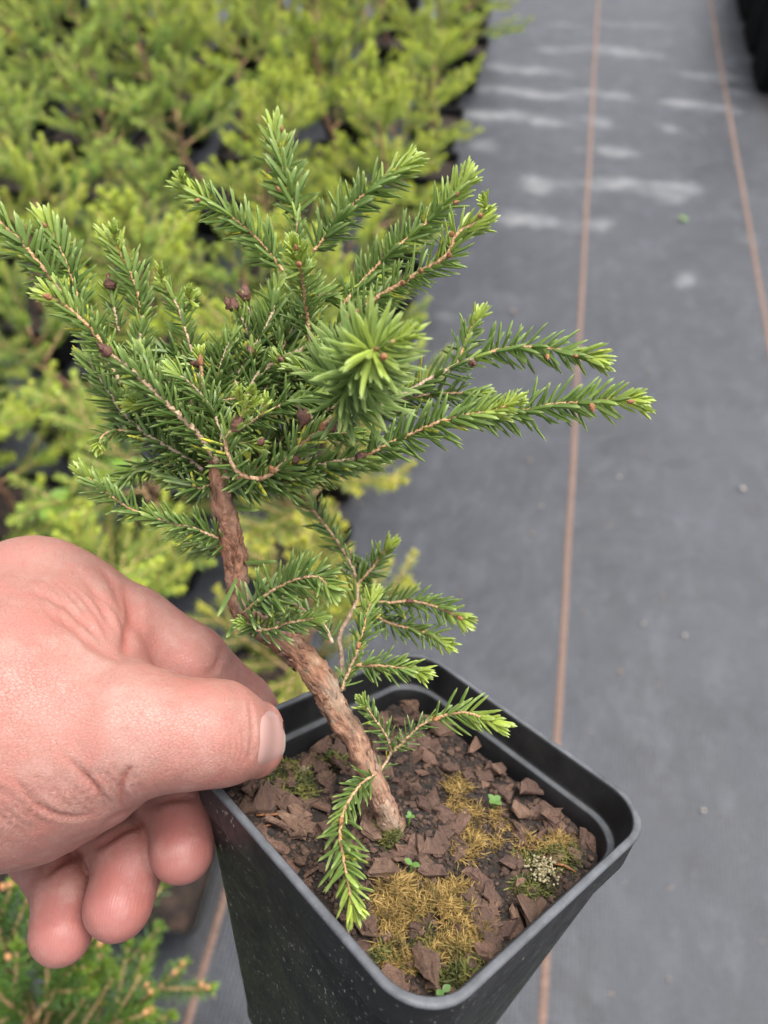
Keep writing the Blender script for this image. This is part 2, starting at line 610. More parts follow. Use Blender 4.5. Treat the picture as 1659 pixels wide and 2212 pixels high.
res = np.zeros_like(PX)
wob = np.array([[0.03 * noise.noise(Vector((x * 9, y * 9, 0))) + .012 * noise.noise(Vector((x * 30, y * 30, 3))) for x in xs] for y in ys])
stk = np.array([[1 + .9 * noise.noise(Vector((x * 14, y * 34, 6))) + .5 * noise.noise(Vector((x * 40, y * 80, 2))) for x in xs] for y in ys])
for (s, t, a, b, w) in SB:
    res += 1.05 * w * stk * (np.exp(-((PX + wob - s) / (a * 1.0)) ** 2 - ((PY + wob * .5 - t) / (b * 1.25)) ** 2) + .12 * np.exp(-((PX - s) / (a * 2.2)) ** 2 - ((PY + wob * .5 - t) / (b * 1.8)) ** 2))
t_lo = st(1200, 520)[1]
band = np.array([[max(0, .25 + .9 * noise.noise(Vector((x * 4, y * 38, 11))) + .4 * noise.noise(Vector((x * 12, y * 60, 1)))) for x in xs] for y in ys])
res += .22 * band * np.clip((PY - t_lo) / .15, 0, 1) * np.clip((1.75 - PY) / .5, .3, 1)
PZ = np.array([[0.0035 * noise.noise(Vector((x * 3.1, y * 1.7, 4))) + 0.0012 * noise.noise(Vector((x * 11, y * 7, 9))) for x in xs] for y in ys])
nx, ny = len(xs), len(ys)
V = np.stack([PX, PY, PZ], -1).reshape(-1, 3)
idx = np.arange(nx * ny).reshape(ny, nx)
Fq = np.stack([idx[:-1, :-1], idx[:-1, 1:], idx[1:, 1:], idx[1:, :-1]], -1).reshape(-1, 4)
shade_dirt = np.clip((PX - S_RIGHT - .015) / .09, 0, .75) * np.clip((PY - .45) / .3, 0, 1) + .55 * np.exp(-((PX - S_LEFT + .01) / .035) ** 2)  # beyond the right line painted shade and brown dirt; another band along the left
path = mesh_obj('path', V, Fq, M['fabric'], None, True, {'residue': np.clip(res, 0, 1.4).reshape(-1), 'shade_dirt': shade_dirt.reshape(-1)})
path.location = (0, 0, 0.004)
path.rotation_euler = (0, 0, -YAW)
tag(path, 'grey woven ground fabric path with pale dried stains', None, None, 'structure')


def path_z(s, t):
    return 0.0035 * noise.noise(Vector((s * 3.1, t * 1.7, 4))) + 0.0012 * noise.noise(Vector((s * 11, t * 7, 9)))


def marker(s0, t0, t1, label):
    """a braided line: slanted stitches, one after the other, along the path"""
    parts = []
    t, k = t0, 0
    while t < t1:
        w, l, h = 0.0033, 0.0056, 0.0016
        sx = s0 + 0.0012 * noise.noise(Vector((t * 5, s0, 0)))
        z = path_z(sx, t) + 0.0004
        sk = 0.0022 if k % 2 else 0.0016
        v = [(sx - w, t - l * .5 - sk, z), (sx + w, t - l * .5 + sk, z), (sx + w, t + l * .5 + sk, z), (sx - w, t + l * .5 - sk, z),
             (sx - w * .6, t - l * .22 - sk * .6, z + h), (sx + w * .6, t - l * .22 + sk * .6, z + h), (sx + w * .6, t + l * .22 + sk * .6, z + h), (sx - w * .6, t + l * .22 - sk * .6, z + h)]
        parts.append((v, [(4, 5, 6, 7), (0, 1, 5, 4), (1, 2, 6, 5), (2, 3, 7, 6), (3, 0, 4, 7)]))
        t += l * 0.97
        k += 1
    v, f = join(parts)
    o = mesh_obj('marker_thread', v, f, M['thread'], path, True)
    o['label'] = label
    return o


marker(S_LEFT, -0.45, 3.0, 'brown woven marker line beside the bed of saplings')
marker(S_MID, -0.45, 3.0, 'brown woven marker line down the middle of the path')
marker(S_RIGHT, -0.2, 3.0, 'brown woven marker line nearer the tall black pots')


# ------------------------------------------------------------------ square pots
def rsq(h, r, n=6):
    pts = []
    for k, (cx, cy) in enumerate(((1, 1), (-1, 1), (-1, -1), (1, -1))):
        for i in range(n + 1):
            a = (k + i / n) * math.pi / 2
            pts.append((cx * (h - r) + r * math.cos(a), cy * (h - r) + r * math.sin(a)))
    return pts


def loft(rings, n=6, close=True):
    V, Fs = [], []
    m = 4 * (n + 1)
    for (h, z, r) in rings:
        V += [(x, y, z) for x, y in rsq(h, r, n)]
    for i in range(len(rings) - 1):
        for j in range(m):
            k = (j + 1) % m
            Fs.append((i * m + j, i * m + k, (i + 1) * m + k, (i + 1) * m + j))
    if close:
        Fs.append(tuple(reversed(range(m))))
        e = (len(rings) - 1) * m
        Fs.append(tuple(e + j for j in range(m)))
    return np.array(V), Fs


BP = 0.0475           # half width of the bed pots
_rv, _rf = loft([(BP - .018, 0, .008), (BP - .0035, .072, .011), (BP - .003, .0735, .011), (BP - .001, .0745, .012), (BP, .084, .012),
                 (BP - .0004, .085, .012), (BP - .0022, .085, .011), (BP - .003, .084, .011), (BP - .004, .076, .010), (BP - .018, .004, .007)], 4)
ME_POT = mesh_data('plant_pot', _rv, _rf, M['pot_bg'])
sv = [(0, 0, .073)]
for ring in range(1, 5):
    for x, y in rsq((BP - .005) * ring / 4, .009 * ring / 4, 4):
        sv.append((x, y, .070 + .006 * noise.noise(Vector((x * 60, y * 60, 1)))))
sf = [(0, 1 + j, 1 + (j + 1) % 20) for j in range(20)]
for rg in range(3):
    for j in range(20):
        sf.append((1 + rg * 20 + j, 1 + (rg + 1) * 20 + j, 1 + (rg + 1) * 20 + (j + 1) % 20, 1 + rg * 20 + (j + 1) % 20))
ME_BSOIL = mesh_data('potting_soil', sv, sf, M['bg_soil'])


# ------------------------------------------------------------------ needles
def needles(base, dirs, up, L, W, tint, rnd, bend=0.08, lod=0):
    base, dirs = np.asarray(base), nrm(dirs)
    side = nrm(np.cross(dirs, up))
    nn = np.cross(side, dirs)
    N = len(base)
    L, W = np.asarray(L)[:, None], np.asarray(W)[:, None]
    bdr = (np.asarray(rnd)[:, None] * 7.3 % 1 - .5) * .34
    bend = bend * (.2 + 1.8 * (np.asarray(rnd)[:, None] * 13.7 % 1))
    if lod == 0:
        ts = [0.0, 0.12, 0.55, 0.86, 1.0]
        ws = [0.5, 0.9, 1.0, 0.74, 0.0]
    else:
        ts = [0.0, 0.6, 1.0]
        ws = [0.8, 1.0, 0.0]
    rings, tv = [], []
    for t, w in zip(ts, ws):
        c = base + dirs * L * t + nn * (L * bend * t * t) + side * (L * bdr * t * t)
        if w == 0:
            rings.append(c[:, None])
            tv += [t]
        else:
            o = [side * W * w, nn * W * .62 * w, -side * W * w, -nn * W * .62 * w] if lod == 0 else [side * W * w, nn * W * w * .8, -side * W * w]
            rings.append(np.stack([c + q for q in o], 1))
            tv += [t] * len(o)
    V = np.concatenate(rings, 1)
    k = V.shape[1]
    m = 4 if lod == 0 else 3
    f = []
    for i in range(len(ts) - 2):
        for j in range(m):
            a, b = i * m + j, i * m + (j + 1) % m
            f += [(a, b, b + m), (a, b + m, a + m)]
    e = (len(ts) - 2) * m
    for j in range(m):
        f.append((e + j, e + (j + 1) % m, k - 1))
    f = np.array(f)
    Fa = (f[None] + (np.arange(N) * k)[:, None, None]).reshape(-1, 3)
    at = np.zeros((N, k, 3), np.float32)
    at[..., 0] = np.asarray(tint)[:, None]
    at[..., 1] = np.array(tv)[None]
    at[..., 2] = np.asarray(rnd)[:, None]
    return V.reshape(-1, 3), Fa, at.reshape(-1, 3)


def spray(P, length, nlen, spacing, part, t0, t1, rg, phimin=0.55, theta=1.02, start=0.03, tipn=14, width=0.085, rad=0.0007, drop=0.0, fwd=0.62):
    """needle arrays along a resampled shoot P (n x 3)"""
    n = max(6, int(length * (1 - start) / spacing))
    T, _, _ = frames(P)
    x = start + (1 - start) * (np.arange(n) + rg.uniform(-.4, .4, n)) / n
    x = np.clip(x, 0, 0.995)
    x = np.concatenate([x, 1 - np.abs(rg.normal(0, 0.03, tipn))])
    n = len(x)
    if drop:
        keep = rg.random(n) > drop
        keep[-tipn:] = True
        x = x[keep]
        n = len(x)
    fi = x * (len(P) - 1)
    i0 = np.clip(fi.astype(int), 0, len(P) - 2)
    fr = (fi - i0)[:, None]
    pos = P[i0] * (1 - fr) + P[i0 + 1] * fr
    ax = nrm(T[i0] * (1 - fr) + T[i0 + 1] * fr)
    pa = np.broadcast_to(np.asarray(part, float), ax.shape)
    a = nrm(pa - ax * np.sum(pa * ax, 1, keepdims=True))
    b = np.cross(ax, a)
    ph = (np.arange(n) * 2.39996 + rg.uniform(-.35, .35, n)) % (2 * np.pi) - np.pi
    ph = np.sign(ph) * (phimin + (np.pi - phimin) * (np.abs(ph) / np.pi) ** 0.9)
    rad_d = a * np.cos(ph)[:, None] + b * np.sin(ph)[:, None]
    endd = (1 - x) * length
    th = theta - fwd * np.exp(-endd / (nlen * 0.9)) + rg.normal(0, 0.17, n)
    d = ax * np.cos(th)[:, None] + rad_d * np.sin(th)[:, None]
    L = nlen * (rg.uniform(0.66, 1.14, n)) * (0.72 + 0.28 * np.clip(endd / (nlen * 1.2), 0, 1)) * (0.8 + 0.2 * np.clip(x / 0.12, 0, 1))
    W = nlen * width * rg.uniform(0.85, 1.15, n)
    tint = np.clip(t0 + (t1 - t0) * x ** 2.0 + 0.48 * np.exp(-endd / (nlen * 0.5)) + rg.normal(0, 0.07, n), 0, 1)
    return pos + rad_d * rad * 0.6, d, ax, L, W, tint, rg.random(n)


def cat(ss):
    return [np.concatenate([s[i] for s in ss]) for i in range(7)]


# ------------------------------------------------------------------ sapling kinds
def make_sapling(seed, height, spread, nb, t0, t1, nmat, buds=False):
    rg = np.random.default_rng(seed)
    small = seed == 15
    root = empty('spruce_sapling')
    tp = [(0, 0, 0.0, .0042)]
    x = y = 0
    for i in range(1, 7):
        x += rg.normal(0, .005)
        y += rg.normal(0, .005)
        tp.append((x, y, height * i / 6, .0042 * (1 - i / 6) + .0011))
    P, ln = resample(tp, .01)
    tv, tf = tube(P[:, :3], P[:, 3], 6)
    mesh_obj('trunk', tv, tf, M['bg_trunk'], root)
    for bi in range(nb):
        hfrac = 0.22 + 0.78 * (bi + rg.uniform(0, .6)) / nb
        top = bi >= nb - 1
        k = min(len(P) - 1, int(hfrac * (len(P) - 1)))
        o = P[k, :3]
        az = bi * 2.39996 + rg.normal(0, .3)
        el = R((8 + 36 * hfrac if not small else 22 + 30 * hfrac) + rg.normal(0, 8))
        ln = spread * (1.08 - 0.55 * hfrac) * rg.uniform(.8, 1.15)
        if top:
            el, ln = R(84), spread * .5
        dv = np.array([math.cos(az) * math.cos(el), math.sin(az) * math.cos(el), math.sin(el)])
        side = nrm(np.cross(dv, [0, 0, 1]))
        main = np.array([o, o + dv * ln * .5 + np.array([0, 0, .004]), o + dv * ln + np.array([0, 0, .012])])
        twigs, sprays = [], []
        Pm, lm = resample(main, .008)
        twigs.append(tube(Pm, np.linspace(.0017, .0009, len(Pm)), 5))
        nl = 0.0088 if small else 0.0118
        sp = .0007 if small else .0009
        tb = rg.normal(0, .10) + .3 * (hfrac - .6)
        sprays.append(spray(Pm, lm, nl, sp * .8, (0, 0, 1), t0 + tb, t1 + tb, rg, .2, 1.08, .18, 12, .085))
        ns = (6 if small else 5) if not top else 4
        for q in range(ns):
            f = 0.25 + 0.62 * q / (ns - 1) + rg.normal(0, .03)
            b0 = Pm[int(np.clip(f, 0, .96) * (len(Pm) - 1))]
            sg = 1 if q % 2 else -1
            dd = nrm(dv * .75 + side * sg * rg.uniform(.5, .8) + np.array([0, 0, rg.uniform(.05, .45)]))
            l2 = ln * (.54 - .28 * f) * rg.uniform(.8, 1.2)
            Pq, lq = resample([b0, b0 + dd * l2 * .55 + np.array([0, 0, .002]), b0 + dd * l2 + np.array([0, 0, .006])], .008)
            twigs.append(tube(Pq, np.linspace(.0011, .0007, len(Pq)), 5))
            sprays.append(spray(Pq, lq, nl * rg.uniform(.85, 1.05), sp, (0, 0, 1), t0 + tb, t1 + tb, rg, .2, 1.08, .05, 14, .085))
        wv, wf = join(twigs)
        br = mesh_obj('branch', wv, wf, M['bg_twig'], root)
        nv, nf, na = needles(*[q for q in _ord(cat(sprays))], lod=1)
        ne = mesh_obj('needles', nv, nf, nmat, br, False, {'tint': na})
        ne['kind'] = 'stuff'
        if buds:
            tips = [Pm[-1]] + [p for p in (b0 + dd * l2 + np.array([0, 0, .006]),)]
            for tpnt in tips:
                for e in range(2):
                    bv, bf = bud_mesh(.0050, .0015, 5, 6)
                    c = tpnt + rg.normal(0, .0035, 3) * (e > 0)
                    b = mesh_obj('bud', bv + c, bf, M['bud_pale'], br)
    return root


def _ord(s):
    pos, d, ax, L, W, tint, rn = s
    return pos, d, ax, L, W, tint, rn


def bud_mesh(L, r, rings=6, sides=8):
    V, Fs = [], []
    for i in range(rings + 1):
        t = i / rings
        w = r * math.sin(math.pi * min(1, .12 + .88 * t) ** .8) ** .8 * (1.08 if i % 2 else .94)
        w = max(w, r * .02)
        for j in range(sides):
            a = (j + .5 * (i % 2)) * 2 * math.pi / sides
            V.append((w * math.cos(a), w * math.sin(a), L * t))
    for i in range(rings):
        for j in range(sides):
            k = (j + 1) % sides
            Fs.append((i * sides + j, i * sides + k, (i + 1) * sides + k, (i + 1) * sides + j))
    Fs.append(tuple(reversed(range(sides))))
    Fs.append(tuple(rings * sides + j for j in range(sides)))
    return np.array(V), Fs


KINDS = [
    ('bright yellow-green', make_sapling(11, .20, .15, 10, .25, .95, M['needle_bg'])),
    ('fresh green', make_sapling(12, .17, .14, 9, .2, .9, M['needle_bg2'])),
    ('olive-green', make_sapling(13, .22, .135, 10, .15, .85, M['needle_bg3'])),
    ('slender bright green', make_sapling(14, .26, .12, 11, .3, .95, M['needle_bg'])),
    ('low deep green', make_sapling(15, .11, .12, 18, .2, .6, M['needle_bg_dark'], True)),
]
used = [False] * len(KINDS)


def in_view(p, margin):
    d = np.asarray(p) - C0
    z = -(d @ CZ)
    if z < .05:
        return False
    u, v = 830 + F * (d @ CX) / z, 1106 - F * (d @ CY) / z
    m = margin * F / z
    return -m < u < 1659 + m and -m < v < 2212 + m


ORD = ['first', 'second', 'third', 'fourth', 'fifth', 'sixth', 'seventh', 'eighth', 'ninth', 'tenth', 'eleventh', 'twelfth', 'thirteenth',
       'fourteenth', 'fifteenth', 'sixteenth', 'seventeenth', 'eighteenth', 'nineteenth', 'twentieth']
PITCH_S, PITCH_T = .158, .160
EDGE = st(418, 2030, .085)[0]
T_START = st(412, 2030, .085)[1] + BP - .160
brg = random.Random(5)
NO_PLANT = {(0, 1)}
LOW = {(0, 0), (1, 0), (2, 0)}
FORCE = {(0, 2): 2, (0, 3): 2, (0, 4): 0, (1, 2): 0, (1, 3): 1, (2, 2): 0, (2, 3): 0}
n_bg = 0
for row in range(0, 18):
    for colm in range(0, 13):
        s = EDGE - BP - colm * PITCH_S
        t = T_START + row * PITCH_T
        if row >= 2:
            s += .05 - .012 * ((row - 2) % 3)
        c = bed(s, t)
        if not (in_view(c + np.array([0, 0, .2]), .13) or in_view(c + np.array([0, 0, .08]), .06)):
            continue
        rz = -YAW + brg.gauss(0, .04)
        p = empty('plant_pot', c)
        p.rotation_euler = (0, 0, rz)
        where = f'{ORD[colm]} from the path, {ORD[row]} row'
        tag(p, f'square black nursery pot in the bed, {where}', 'pot', 'black pots standing in the bed')
        link_data('wall', ME_POT, p)
        link_data('soil_surface', ME_BSOIL, p)
        if (colm, row) in NO_PLANT:
            continue
        if (colm, row) in LOW:
            k = 4
        else:
            k = brg.choice([0, 0, 1, 1, 2, 3]) if colm > 1 else brg.choice([0, 1, 3, 3])
        if row <= 2 and k == 3:
            k = 1
        k = FORCE.get((colm, row), k)
        name, proto = KINDS[k]
        o = proto if not used[k] else copy_tree(proto)
        used[k] = True
        o.location = bed(s + brg.gauss(0, .006), t + brg.gauss(0, .006), .071)
        sc_ = brg.uniform(.85, 1.15) * (1.15 if k == 4 else (.88 if row > 4 else .95))
        o.scale = (sc_, sc_, sc_ * brg.uniform(.9, 1.1))
        o.rotation_euler = (brg.gauss(0, .07), brg.gauss(0, .07), brg.uniform(0, 6.28))
        tag(o, f'{name} spruce sapling potted {where} of the bed', 'sapling', 'spruce saplings standing in the bed')
        n_bg += 1
for u_, (nm, pr) in zip(used, KINDS):
    if not u_:
        for ch in list(pr.children_recursive):
            bpy.data.objects.remove(ch)
        bpy.data.objects.remove(pr)
print('saplings', n_bg, 'S', S_LEFT, S_MID, S_RIGHT)

# tall ribbed pots on the far side of the path
for k in range(4):
    hh = .085
    cs_, ct_ = S_RIGHT + .055 + hh, st(1640, 200)[1] + .06 + k * .185
    rings = [(hh - .012, 0, .02), (hh - .002, .17, .022), (hh, .172, .024), (hh, .20, .024), (hh - .003, .20, .022), (hh - .016, .01, .018)]
    v, f = loft(rings, 4)
    p = empty('tall_pot', bed(cs_, ct_))
    p.rotation_euler = (0, 0, -YAW)
    tag(p, f'tall ribbed black pot across the path, {ORD[k]} from the camera end', 'pot', 'tall black pots across the path')
    mesh_obj('wall', v, f, M['pot_bg'], p)
    for sd in range(4):
        for q in range(7):
            x = -.054 + q * .018
            a = sd * math.pi / 2
            rb = []
            for (z, off) in ((.004, hh - .012), (.168, hh - .0022)):
                for (dx, dy) in ((-.003, -.001), (0, .004), (.003, -.001)):
                    px, py = x + dx, off + dy
                    rb.append((px * math.cos(a) - py * math.sin(a), px * math.sin(a) + py * math.cos(a), z))
            mesh_obj('rib', rb, [(0, 1, 4, 3), (1, 2, 5, 4), (0, 2, 1), (3, 4, 5), (0, 3, 5, 2)], M['pot_bg'], p, False)
    sv2 = [(0, 0, .17)] + [(x, y, .168) for x, y in rsq(hh - .004, .02, 4)]
    mesh_obj('soil_surface', sv2, [(0, 1 + j, 1 + (j + 1) % 20) for j in range(20)], M['bg_soil'], p)


# ------------------------------------------------------------------ litter on the path
def lump(seed, n1=7, flat=.6):
    rg = np.random.default_rng(seed)
    V, Fs = [], []
    for i in range(5):
        th = math.pi * (i + .5) / 5
        for j in range(n1):
            a = j * 2 * math.pi / n1 + rg.uniform(-.2, .2)
            r = rg.uniform(.75, 1.15)
            V.append((r * math.sin(th) * math.cos(a), r * math.sin(th) * math.sin(a), flat * math.cos(th)))
    for i in range(4):
        for j in range(n1):
            k = (j + 1) % n1
            Fs.append((i * n1 + j, (i + 1) * n1 + j, (i + 1) * n1 + k, i * n1 + k))
    Fs.append(tuple(range(n1)))
    Fs.append(tuple(reversed([4 * n1 + j for j in range(n1)])))
    return np.array(V), Fs


for i, (u, v, px, pale, lab) in enumerate([
        (1605, 1055, 13, 1, 'pale peach chip lying near the right edge of the path'),
        (1145, 995, 10, 0, 'small tan crumb on the path just below the lowest long branch'),
        (1150, 1152, 10, 0, 'dark crumb on the path left of the middle marker line'),
        (1110, 672, 13, 0, 'brown crumb on the path above the upper right branch'),
        (1480, 1372, 9, 1, 'pale crumb on the path level with the pot, right of the marker line'),
        (1390, 1347, 8, 1, 'thin pale flake on the path between the marker line and a pale crumb'),
        (1340, 1450, 10, 0, 'dark crumb on the path a little above the pot rim'),
        (1520, 1750, 9, 1, 'tiny pale flake on the path right of the pot corner'),
        (1338, 1030, 9, 1, 'tiny tan flake on the path beyond the longest branch tip'),
        (1445, 2115, 8, 0, 'tan crumb on the path at the lower right of the picture'),
        (1400, 800, 8, 0, 'dark speck on the path right of the middle marker line')]):
    g = ground(u, v, .008)
    rr = px * np.linalg.norm(g - C0) / F * .38
    lv, lf = lump(40 + i)
    o = mesh_obj('litter_crumb', lv * rr, lf, M['debris_pale' if pale else 'debris'])
    o.location = g
    o.rotation_euler = (0, 0, i)
    tag(o, lab, 'crumb', 'crumbs lying on the path')


# fine grit and dead needles blown over the path
grg = np.random.default_rng(12)
gp = []
for i in range(520):
    s_, t_ = grg.uniform(S_LEFT - .02, S_RIGHT + .12), grg.uniform(-.1, 2.2)
    near = min(abs(s_ - S_LEFT), abs(s_ - S_RIGHT - .06))
    if near > .05 and grg.random() < .6:
        continue
    z_ = path_z(s_, t_) + .0045
    c_ = bed(s_, t_, z_)
    if i % 3 == 0:
        a_ = grg.uniform(0, 6.28)
        d_ = np.array([math.cos(a_), math.sin(a_), 0]) * grg.uniform(.003, .006)
        gp.append(tube(np.array([c_ - d_, c_ + np.array([0, 0, .0006]), c_ + d_]), [.0003, .0004, .0002], 4))
    else:
        lv, lf = lump(i % 19, 5, .6)
        gp.append((lv * grg.choice([.0007, .001, .0016]) + c_, lf))
gv_, gf_ = join(gp)
go_ = mesh_obj('path_grit', gv_, gf_, M['debris'], None, False)
tag(go_, 'brown grit and dead needles scattered over the grey path', 'grit', None, 'stuff')


# broad-leaved weeds between the pots
def leaf(L, W, fold=.25, droop=.3, n=6):
    V, Fs = [], []
    for i in range(n + 1):
        t = i / n
        w = W * math.sin(math.pi * (t * .9 + .06)) ** .8
        z = -droop * L * t * t
        V += [(-w, L * t, z + fold * w), (0, L * t, z), (w, L * t, z + fold * w)]
    for i in range(n):
        for j in range(2):
            a = i * 3 + j
            Fs.append((a, a + 1, a + 4, a + 3))
    return np.array(V), Fs


for (u, v, z, k, lab) in [(275, 1010, .15, 5, 'bright broad-leaved weed behind the lowest branches on the left'),
                          (110, 1085, .13, 4, 'bright weed leaves between pots above the hand'),
                          (1478, 470, .01, 3, 'tiny green weed growing through the path fabric')]:
    g = ground(u, v, z)
    e = empty('weed', (g[0], g[1], .0))
    tag(e, lab, 'weed')
    if z > .05:
        sp_, sf_ = tube(np.array([[0, 0, .07], [.002, 0, (.07 + z) / 2], [0, 0, z]]), [.0012, .001, .0008], 5)
    else:
        sp_, sf_ = tube(np.array([[0, 0, .0], [.001, 0, z / 2], [0, 0, z]]), [.0007, .0006, .0005], 5)
    mesh_obj('stem', sp_, sf_, M['weed'], e)
    for q in range(k):
        s_ = .024 if z > .05 else .008
        lv, lf = leaf(s_ * (1 - .1 * q), s_ * .38)
        o = mesh_obj('leaf', lv, lf, M['weed'], e)
        o.location = (0, 0, z - .002 * q)
        o.rotation_euler = (R(18), R(6), q * 2.4 + u)

# ------------------------------------------------------------------ the held pot
POT_C = np.array([0.00867083, -0.06308242, -0.17858989])
POT_R = np.array([[0.6857544847747742, 0.7099797496664803, 0.16021717034951588],
                  [-0.40814205422547656, 0.19285178618564047, 0.8923162287763323],
                  [0.602628285250445, -0.6773012207493279, 0.42202157076099567]])
_Rw = np.stack([CX, CY, CZ], 1) @ POT_R
POT_M = Matrix([list(_Rw[0]) + [0], list(_Rw[1]) + [0], list(_Rw[2]) + [0], [0, 0, 0, 1]])
POT_M.translation = Vector(cam2w(POT_C))
SOIL_Z = -0.0145


def p2c(q):                       # pot frame -> camera frame
    return POT_C + np.asarray(q) @ POT_R.T


def pot2w(q):
    return cam2w(p2c(q))


def soil_h(x, y):
    z = SOIL_Z + .0016 * noise.noise(Vector((x * 70, y * 70, 3))) + .0010 * noise.noise(Vector((x * 190, y * 190, 8)))
    z += .0032 * math.exp(-((x - TRB[0]) ** 2 + (y - TRB[1]) ** 2) / .013 ** 2)
    return z


def on_plane(u, v, z):            # pot-frame point where that direction meets height z in the pot
    r = pc(u, v, 1.0)
    o = (0 - POT_C) @ POT_R
    d = r @ POT_R
    k = (z - o[2]) / d[2]
    return o + d * k


TRB = on_plane(850, 1795, SOIL_Z)[:2]


def on_soil(u, v):
    q = on_plane(u, v, SOIL_Z)
    for _ in range(4):
        q = on_plane(u, v, soil_h(q[0], q[1]))
    return q


pot = empty('plant_pot', mat=POT_M)
tag(pot, 'scuffed square black plastic pot held up by the hand', 'pot')
T_ = .157
pr_ = [(.0378 - T_ * .078, -.088, .008), (.0378 - T_ * .0775, -.0885 + .0015, .009), (.0378, -.0112, .0105), (.0380, -.0104, .0106), (.0391, -.0098, .0112), (.0394, -.0090, .0114),
       (.0399, -.0010, .0120), (.0401, -.0004, .0112), (.0399, .0001, .0110), (.0395, .0003, .0107), (.0386, .0003, .0102), (.0382, -.0001, .0100), (.0380, -.0007, .0099),
       (.0371, -.0072, .0102), (.0369, -.0080, .0101), (.0365, -.0084, .0098), (.0356, -.0085, .0093), (.0352, -.0090, .0091), (.0349, -.0130, .0089), (.0349 - T_ * .072, -.085, .007)]
v, f = loft(pr_, 10)
v = np.array(v)
# the thin wall is a little bowed and pinched
for i in range(len(v)):
    x, y, z = v[i]
    k = .0007 * math.sin(x * 55 + 1) * (1 if y > 0 else -1)
    v[i, 1] += k
    v[i, 0] += .0006 * math.sin(y * 60 + .5)
    v[i, 2] += .0003 * noise.noise(Vector((x * 40, y * 40, 0)))
_m = 44
_out = np.repeat([1.0 if i < 9 else 0.0 for i in range(len(pr_))], _m)
_lip = np.repeat([1.0 if 7 <= i <= 10 else (.75 if i in (15, 16) else (.06 if 4 <= i <= 6 else 0)) for i in range(len(pr_))], _m)
mesh_obj('wall', v, f, M['pot'], pot, True, {'outer': _out, 'lip': _lip})

NS = 96
V, Fq, keep = [], [], {}
for j in range(NS + 1):
    for i in range(NS + 1):
        x, y = -.0352 + .0704 * i / NS, -.0352 + .0704 * j / NS
        # keep the sheet inside the rounded wall
        c_ = .0352 - .009
        ax, ay = max(abs(x) - c_, 0), max(abs(y) - c_, 0)
        l = math.hypot(ax, ay)
        if l > .009:
            x = math.copysign(c_ + ax * .009 / l, x) if ax else x
            y = math.copysign(c_ + ay * .009 / l, y) if ay else y
        V.append((x, y, soil_h(x, y) + .0007 * noise.noise(Vector((x * 520, y * 520, 2)))))
for j in range(NS):
    for i in range(NS):
        a = j * (NS + 1) + i
        Fq.append((a, a + 1, a + NS + 2, a + NS + 1))
soil = mesh_obj('potting_soil', V, Fq, M['soil'])
soil.matrix_world = POT_M
tag(soil, 'dark crumbly potting soil filling the held pot', 'soil', None, 'stuff')

crg = np.random.default_rng(3)
parts = []
for i in range(3400):
    x, y = crg.uniform(-.0342, .0342, 2)
    if max(abs(x), abs(y)) > .031 and min(abs(x), abs(y)) > .028:
        continue
    s = crg.choice([.0004, .0006, .0008, .0012], p=[.45, .35, .15, .05])
    lv, lf = lump(i % 23, 5, .7)
    a = crg.uniform(0, 6.28)
    lv = lv @ np.array([[math.cos(a), -math.sin(a), 0], [math.sin(a), math.cos(a), 0], [0, 0, 1]]) * s * crg.uniform(.6, 1.3, 3)
    parts.append((lv + np.array([x, y, soil_h(x, y) + s * .3]), lf))
v, f = join(parts)
cr = mesh_obj('soil_crumbs', v, f, M['crumb'], None, False)
cr.matrix_world = POT_M
tag(cr, 'loose brown soil crumbs strewn over the held pot', 'crumbs', None, 'stuff')


def chip_mesh(seed, thick):
    rg = np.random.default_rng(seed)
    n = int(rg.integers(6, 10))
    an = np.sort(rg.uniform(0, 2 * np.pi, n) * .35 + np.arange(n) * 2 * np.pi / n)
    rd = rg.uniform(.6, 1.12, n)
    ol = np.stack([np.cos(an) * rd, np.sin(an) * rd], 1)
    V, Fs = [], []
    lv = [(.93, -1), (1.0, -.55), (1.02, .2), (.95, .85), (.55, 1.0)]
    for (sc, h) in lv:
        for k in range(n):
            w = 1 + .07 * rg.normal()
            V.append((ol[k, 0] * sc * w, ol[k, 1] * sc * w, thick * (h + .4 * rg.normal())))
    for i in range(len(lv) - 1):
        for k in range(n):
            q = (k + 1) % n
            Fs.append((i * n + k, i * n + q, (i + 1) * n + q, (i + 1) * n + k))
    V.append((0, 0, thick * (1.0 + .3 * rg.normal())))
    c = len(V) - 1
    e = (len(lv) - 1) * n
    for k in range(n):
        Fs.append((e + k, e + (k + 1) % n, c))
    Fs.append(tuple(reversed(range(n))))
    return np.array(V), Fs


def chip(u, v, lx, ly, ang, tilt, seed, mat, label, lift=0.0, group=None, xy=None):
    """lx, ly half sizes in mm; ang in the pot frame; tilt (x, y) degrees"""
    q = on_soil(u, v) if xy is None else np.array([xy[0], xy[1], soil_h(*xy)])
    lim = .0328
    q[0], q[1] = max(-lim, min(lim, q[0])), max(-lim, min(lim, q[1]))
    vv, ff = chip_mesh(seed, .17)
    sz = min(lx, ly)
    vv = vv * np.array([lx, ly, max(1.8, sz)]) * .001
    o = mesh_obj('bark_chip', vv, ff, mat, None, False)
    m = Matrix.Translation(Vector((q[0], q[1], soil_h(q[0], q[1]) + lift * .001 + .0004))) @ Matrix.Rotation(R(ang), 4, 'Z') @ Matrix.Rotation(R(tilt[0]), 4, 'X') @ Matrix.Rotation(R(tilt[1]), 4, 'Y')
    o.matrix_world = POT_M @ m
    tag(o, label, 'bark chip', group)
    return o


